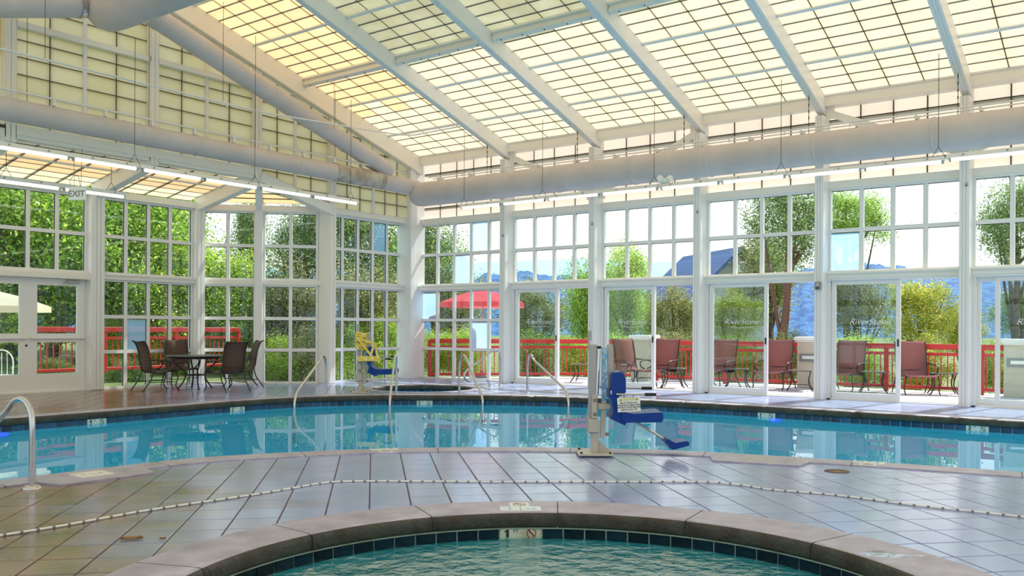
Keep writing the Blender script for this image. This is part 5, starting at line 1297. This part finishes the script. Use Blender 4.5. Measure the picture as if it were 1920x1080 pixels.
# ------------------------------------------------------------------ trees and shrubs
def crown_mesh(name, seed, n, material, clumps=46, leaf=.05, spread=.20, shape=(1, 1, 1), low=-.9):
    r = np.random.default_rng(seed)
    c = r.normal(size=(clumps, 3)); c /= np.linalg.norm(c, axis=1)[:, None]; c *= r.uniform(.35, .95, (clumps, 1)); c[:, 2] = np.maximum(c[:, 2], low)
    k = r.integers(0, clumps, n); p = c[k]+r.normal(size=(n, 3))*spread*r.uniform(.5, 1.1, (n, 1)); p *= np.array(shape)
    u = r.normal(size=(n, 3)); u[:, 2] *= .6; u /= np.linalg.norm(u, axis=1)[:, None]; h = r.normal(size=(n, 3)); v = np.cross(u, h); v /= np.linalg.norm(v, axis=1)[:, None]
    s = leaf*r.uniform(.6, 1.3, (n, 1)); w_ = np.cross(u, v)*s*.22
    V = np.stack([p-u*s, p-v*s*.55+w_, p+u*s, p+v*s*.55+w_], 1).reshape(-1, 3)
    me = bpy.data.meshes.new(name); me.vertices.add(4*n); me.vertices.foreach_set('co', V.astype(np.float32).ravel())
    idx = np.arange(4*n).reshape(n, 4); tri = np.concatenate([idx[:, [0,1,2]], idx[:, [0,2,3]]], 1).reshape(-1)
    me.loops.add(6*n); me.loops.foreach_set('vertex_index', tri.astype(np.int32)); me.polygons.add(2*n)
    me.polygons.foreach_set('loop_start', np.arange(0, 6*n, 3, dtype=np.int32)); me.polygons.foreach_set('loop_total', np.full(2*n, 3, dtype=np.int32))
    me.update(calc_edges=True); me.materials.append(material); return me, c*np.array(shape)
CR = {}
def crown(kind, v):
    if (kind, v) not in CR:
        n, lf = {'g': (22000, .024), 'd': (18500, .0245), 'l': (28000, .0235), 'y': (17000, .029), 'o': (19000, .025)}[kind]
        CR[kind, v] = crown_mesh('crown', hash_(kind, v), n, M['leaf_'+kind], 52, lf, .19 if kind != 'y' else .16)
    return CR[kind, v]
def hash_(k, v): return ord(k)*13+v*101
def tree(label, px, py_mid, dep, hw, hh, kind, v, trunk_px=None, z_base=-1.5, bark='bark', tr=.12, lean=0.0, name='tree', branches=7):
    """A tree whose crown is centred on the sight line (px, py_mid) at depth dep; hw and hh are its half sizes in metres."""
    c = ond(px, py_mid, dep); t = thing(name, label, 'tree' if name == 'tree' else 'shrub', (c[0], c[1], z_base), rnd.uniform(0, 6))
    me, cl = crown(kind, v); o = ob('crown', me, t, loc=(0, 0, c[2]-z_base)); o.scale = (hw, hw, hh)
    rr = random.Random(int(px*7+dep)); b = MB(); H_ = c[2]-z_base
    b.tube([tuple(q) for q in smooth_line([(lean, 0, -.1), (lean*.6+.05, .03, H_*.35), (lean*.2-.05, -.04, H_*.7), (0, 0, H_), (.03, .02, H_+hh*.5)], .4)], tr, 8, 0, True, None) if False else None
    sp = smooth_line([(lean, 0, -.1), (lean*.6+.05, .03, H_*.35), (lean*.2-.05, -.04, H_*.7), (0, 0, H_), (.03, .02, H_+hh*.5)], .4); ns = len(sp)
    b.tube([tuple(q) for q in sp], tr, 8, 0, True, [tr*(1.25-1.05*i/ns) for i in range(ns)])
    ob('trunk', b, t, mats=M[bark])
    b = MB()
    for k in range(branches):
        e_ = cl[rr.randrange(len(cl))]; s0 = sp[int(ns*rr.uniform(.35, .8))]; e2_ = np.array([e_[0]*hw, e_[1]*hw, H_+e_[2]*hh]); mdl = (s0+e2_)/2+np.array([0, 0, -.1*hh]); b.tube([tuple(s0), tuple(mdl), tuple(e2_)], tr*.3, 5, 0, True, [tr*.4, tr*.28, tr*.08])
    if branches: ob('branches', b, t, mats=M[bark])
    return t
T_ = [  # label, px, py, depth, half width, half height, kind, variant, base, bark, trunk radius, lean
    ('tall green tree at the left edge outside the alcove doors', 20, 470, 24.0, 2.6, 3.0, 'g', 0, 0, 'bark', .30, .2),
    ('bright green tree behind the swing door glass', 120, 480, 25.5, 2.3, 2.6, 'l', 0, .3, 'bark', .14, -.3),
    ('dark green tree above the exit sign in the door transom', 95, 410, 28, 2.8, 2.4, 'd', 0, .3, 'bark', .15, 0),
    ('green tree behind the left half of the four-pane alcove window', 225, 470, 24.5, 2.2, 2.7, 'g', 1, .2, 'bark', .12, .2),
    ('lime green tree behind the dining table window', 300, 540, 25, 2.0, 2.0, 'l', 1, .2, 'bark', .10, 0),
    ('tall dark tree behind the four-pane alcove window', 255, 420, 29, 2.2, 2.6, 'd', 1, .3, 'bark', .16, .2),
    ('green tree left of the alcove corner column', 326, 470, 27, 1.15, 2.7, 'g', 0, .2, 'bark', .12, 0),
    ('bright weeping green tree in the left angled window', 440, 572, 26, 1.7, 1.9, 'l', 0, 0, 'bark', .10, .1),
    ('dark tree top in the left angled window', 472, 462, 30, .85, 1.7, 'd', 0, 0, 'bark', .12, 0),
    ('dark branching tree in the right angled window', 572, 450, 27, .95, 1.5, 'd', 1, 0, 'bark', .12, .2),
    ('dense mid green tree low in the right angled window', 545, 590, 26, 1.5, 1.6, 'o', 0, 0, 'bark', .10, 0),
    ('dark green tree behind the five-pane gable window', 665, 480, 28, 1.8, 2.0, 'd', 0, -.5, 'bark', .14, .1),
    ('mid green tree low behind the yellow-taped lift', 690, 590, 25.5, 1.7, 1.5, 'o', 1, -.3, 'bark', .10, 0),
    ('green tree right of the five-pane gable window', 748, 530, 30, .9, 2.0, 'g', 1, -.5, 'bark', .13, 0),
    ('dark tree at the left of the corner window', 815, 480, 30, 1.35, 1.9, 'd', 1, -1.5, 'bark', .14, 0),
    ('olive tree low behind the red umbrella', 850, 575, 31, 1.4, 1.3, 'o', 0, -1.5, 'bark', .12, 0),
    ('grey green tree behind the first sliding door glass', 1005, 590, 36, 1.7, 1.5, 'o', 1, -2.5, 'bark', .14, 0),
    ('bushy green tree in the first sliding door opening', 1098, 570, 32, .95, 1.8, 'g', 0, -2.5, 'bark', .12, 0),
    ('yellow green tree rising into the second upper window', 1172, 535, 33, 1.15, 1.75, 'l', 1, -2.5, 'bark', .14, 0),
    ('dark green tree behind the second sliding door glass', 1165, 595, 36, 1.5, 1.2, 'g', 1, -2.5, 'bark', .12, 0),
    ('olive autumn tree in the second sliding door opening', 1262, 595, 29, 1.15, 1.0, 'o', 0, -2.5, 'bark', .10, 0),
    ('yellow autumn tree behind the third sliding door glass', 1375, 595, 33, 1.3, 1.1, 'y', 1, -2.5, 'bark', .11, 0),
    ('tall tree with red brown trunk in the third sliding door opening', 1476, 420, 27, 1.35, 1.6, 'd', 0, -2.5, 'bark_red', .17, .25),
    ('bare-branched olive tree left of the red brown trunk', 1440, 520, 34, 1.5, 2.0, 'o', 1, -2.5, 'bark', .14, -.3),
    ('light green tree across the column beside the fourth window', 1585, 410, 28, 1.35, 1.1, 'g', 1, -2.5, 'bark', .15, -.6),
    ('olive tree behind the fourth sliding door glass', 1610, 570, 27, 1.15, 1.0, 'o', 0, -2.5, 'bark', .10, 0),
    ('yellow autumn tree in the fourth sliding door opening', 1722, 590, 25, 1.0, 1.15, 'y', 0, -2.5, 'bark', .10, 0),
    ('second yellow autumn tree half behind the rightmost column', 1800, 615, 26, .8, .8, 'y', 1, -2.5, 'bark', .08, 0),
    ('dark green tree at the right edge in the last upper window', 1905, 420, 26, 1.05, 1.5, 'd', 1, -2.5, 'bark', .14, 0),
    ('dark tree behind the glass of the last sliding door', 1920, 585, 27, .95, .8, 'd', 0, -2.5, 'bark', .10, 0),
]
for lb, px, py, dep, hw, hh, kind, v, zb, bark, tr, lean in T_:
    tree(lb, px, py, dep, hw, hh, kind, v, None, zb if zb > -.2 else zb, bark, tr, lean)
# shrubs
S_ = [
    ('leafy shrub outside the swing door glass', 105, 700, 21.3, .6, .35, 'd', 0, -.1), ('lime shrub left of the alcove corner post', 205, 650, 23.8, .8, .95, 'l', 1, -.1), ('yellow leaved shrub behind the dining chairs', 300, 640, 24.2, .8, 1.0, 'y', 0, -.1),
    ('dark shrub low in the four-pane window', 232, 700, 21.8, .6, .4, 'd', 1, -.1), ('lime shrub right of the dining table window', 345, 690, 24.4, .7, .65, 'l', 0, -.1),
    ('weeping green shrub in the left angled window', 440, 650, 25.0, 1.0, 1.1, 'g', 1, -.1), ('green shrub low in the right angled window', 530, 680, 23.8, .8, .8, 'l', 1, -.1), ('grey green shrub low beside the gable column', 585, 670, 23.8, .9, .9, 'o', 1, -.1),
    ('lime shrub behind the yellow-taped lift', 655, 660, 24.0, .8, .9, 'l', 0, -.2), ('green shrub behind the blue lift seat', 715, 655, 24.2, .8, 1.0, 'l', 1, -.2), ('green shrub right of the lift seat at the gable corner', 748, 665, 25.2, .6, .8, 'g', 0, -.2),
    ('lime shrub beyond the railing at the corner window', 820, 660, 28, .9, .8, 'l', 0, -1.5), ('green shrub beyond the railing under the red umbrella', 880, 665, 28, .9, .9, 'l', 1, -1.5), ('dark shrub beyond the railing at the first door glass', 1000, 670, 29, 1.1, .9, 'd', 1, -2), ('green shrub beyond the railing at the first door opening', 1075, 670, 28, .8, .8, 'g', 1, -2),
    ('green shrub beyond the railing at the second door glass', 1165, 670, 27, .9, .8, 'g', 0, -2), ('olive shrub beyond the railing at the second door opening', 1265, 670, 26, .9, .8, 'o', 1, -2), ('lime shrub beyond the railing at the third door glass', 1375, 675, 25.5, .9, .8, 'l', 0, -2),
    ('olive shrub beyond the railing at the third door opening', 1480, 675, 25, .8, .8, 'o', 0, -2), ('lime shrub beyond the railing at the fourth door glass', 1610, 680, 24, .9, .8, 'l', 1, -2), ('yellow shrub beyond the railing at the fourth door opening', 1725, 685, 23.5, .9, .8, 'y', 1, -2), ('yellow green shrub beyond the railing at the right edge', 1880, 690, 23, .9, .8, 'l', 0, -2),
]
for lb, px, py, dep, hw, hh, kind, v, zb in S_:
    tree(lb, px, py, dep, hw, hh, kind, v, None, zb, 'bark', .03, 0, 'shrub', 5)
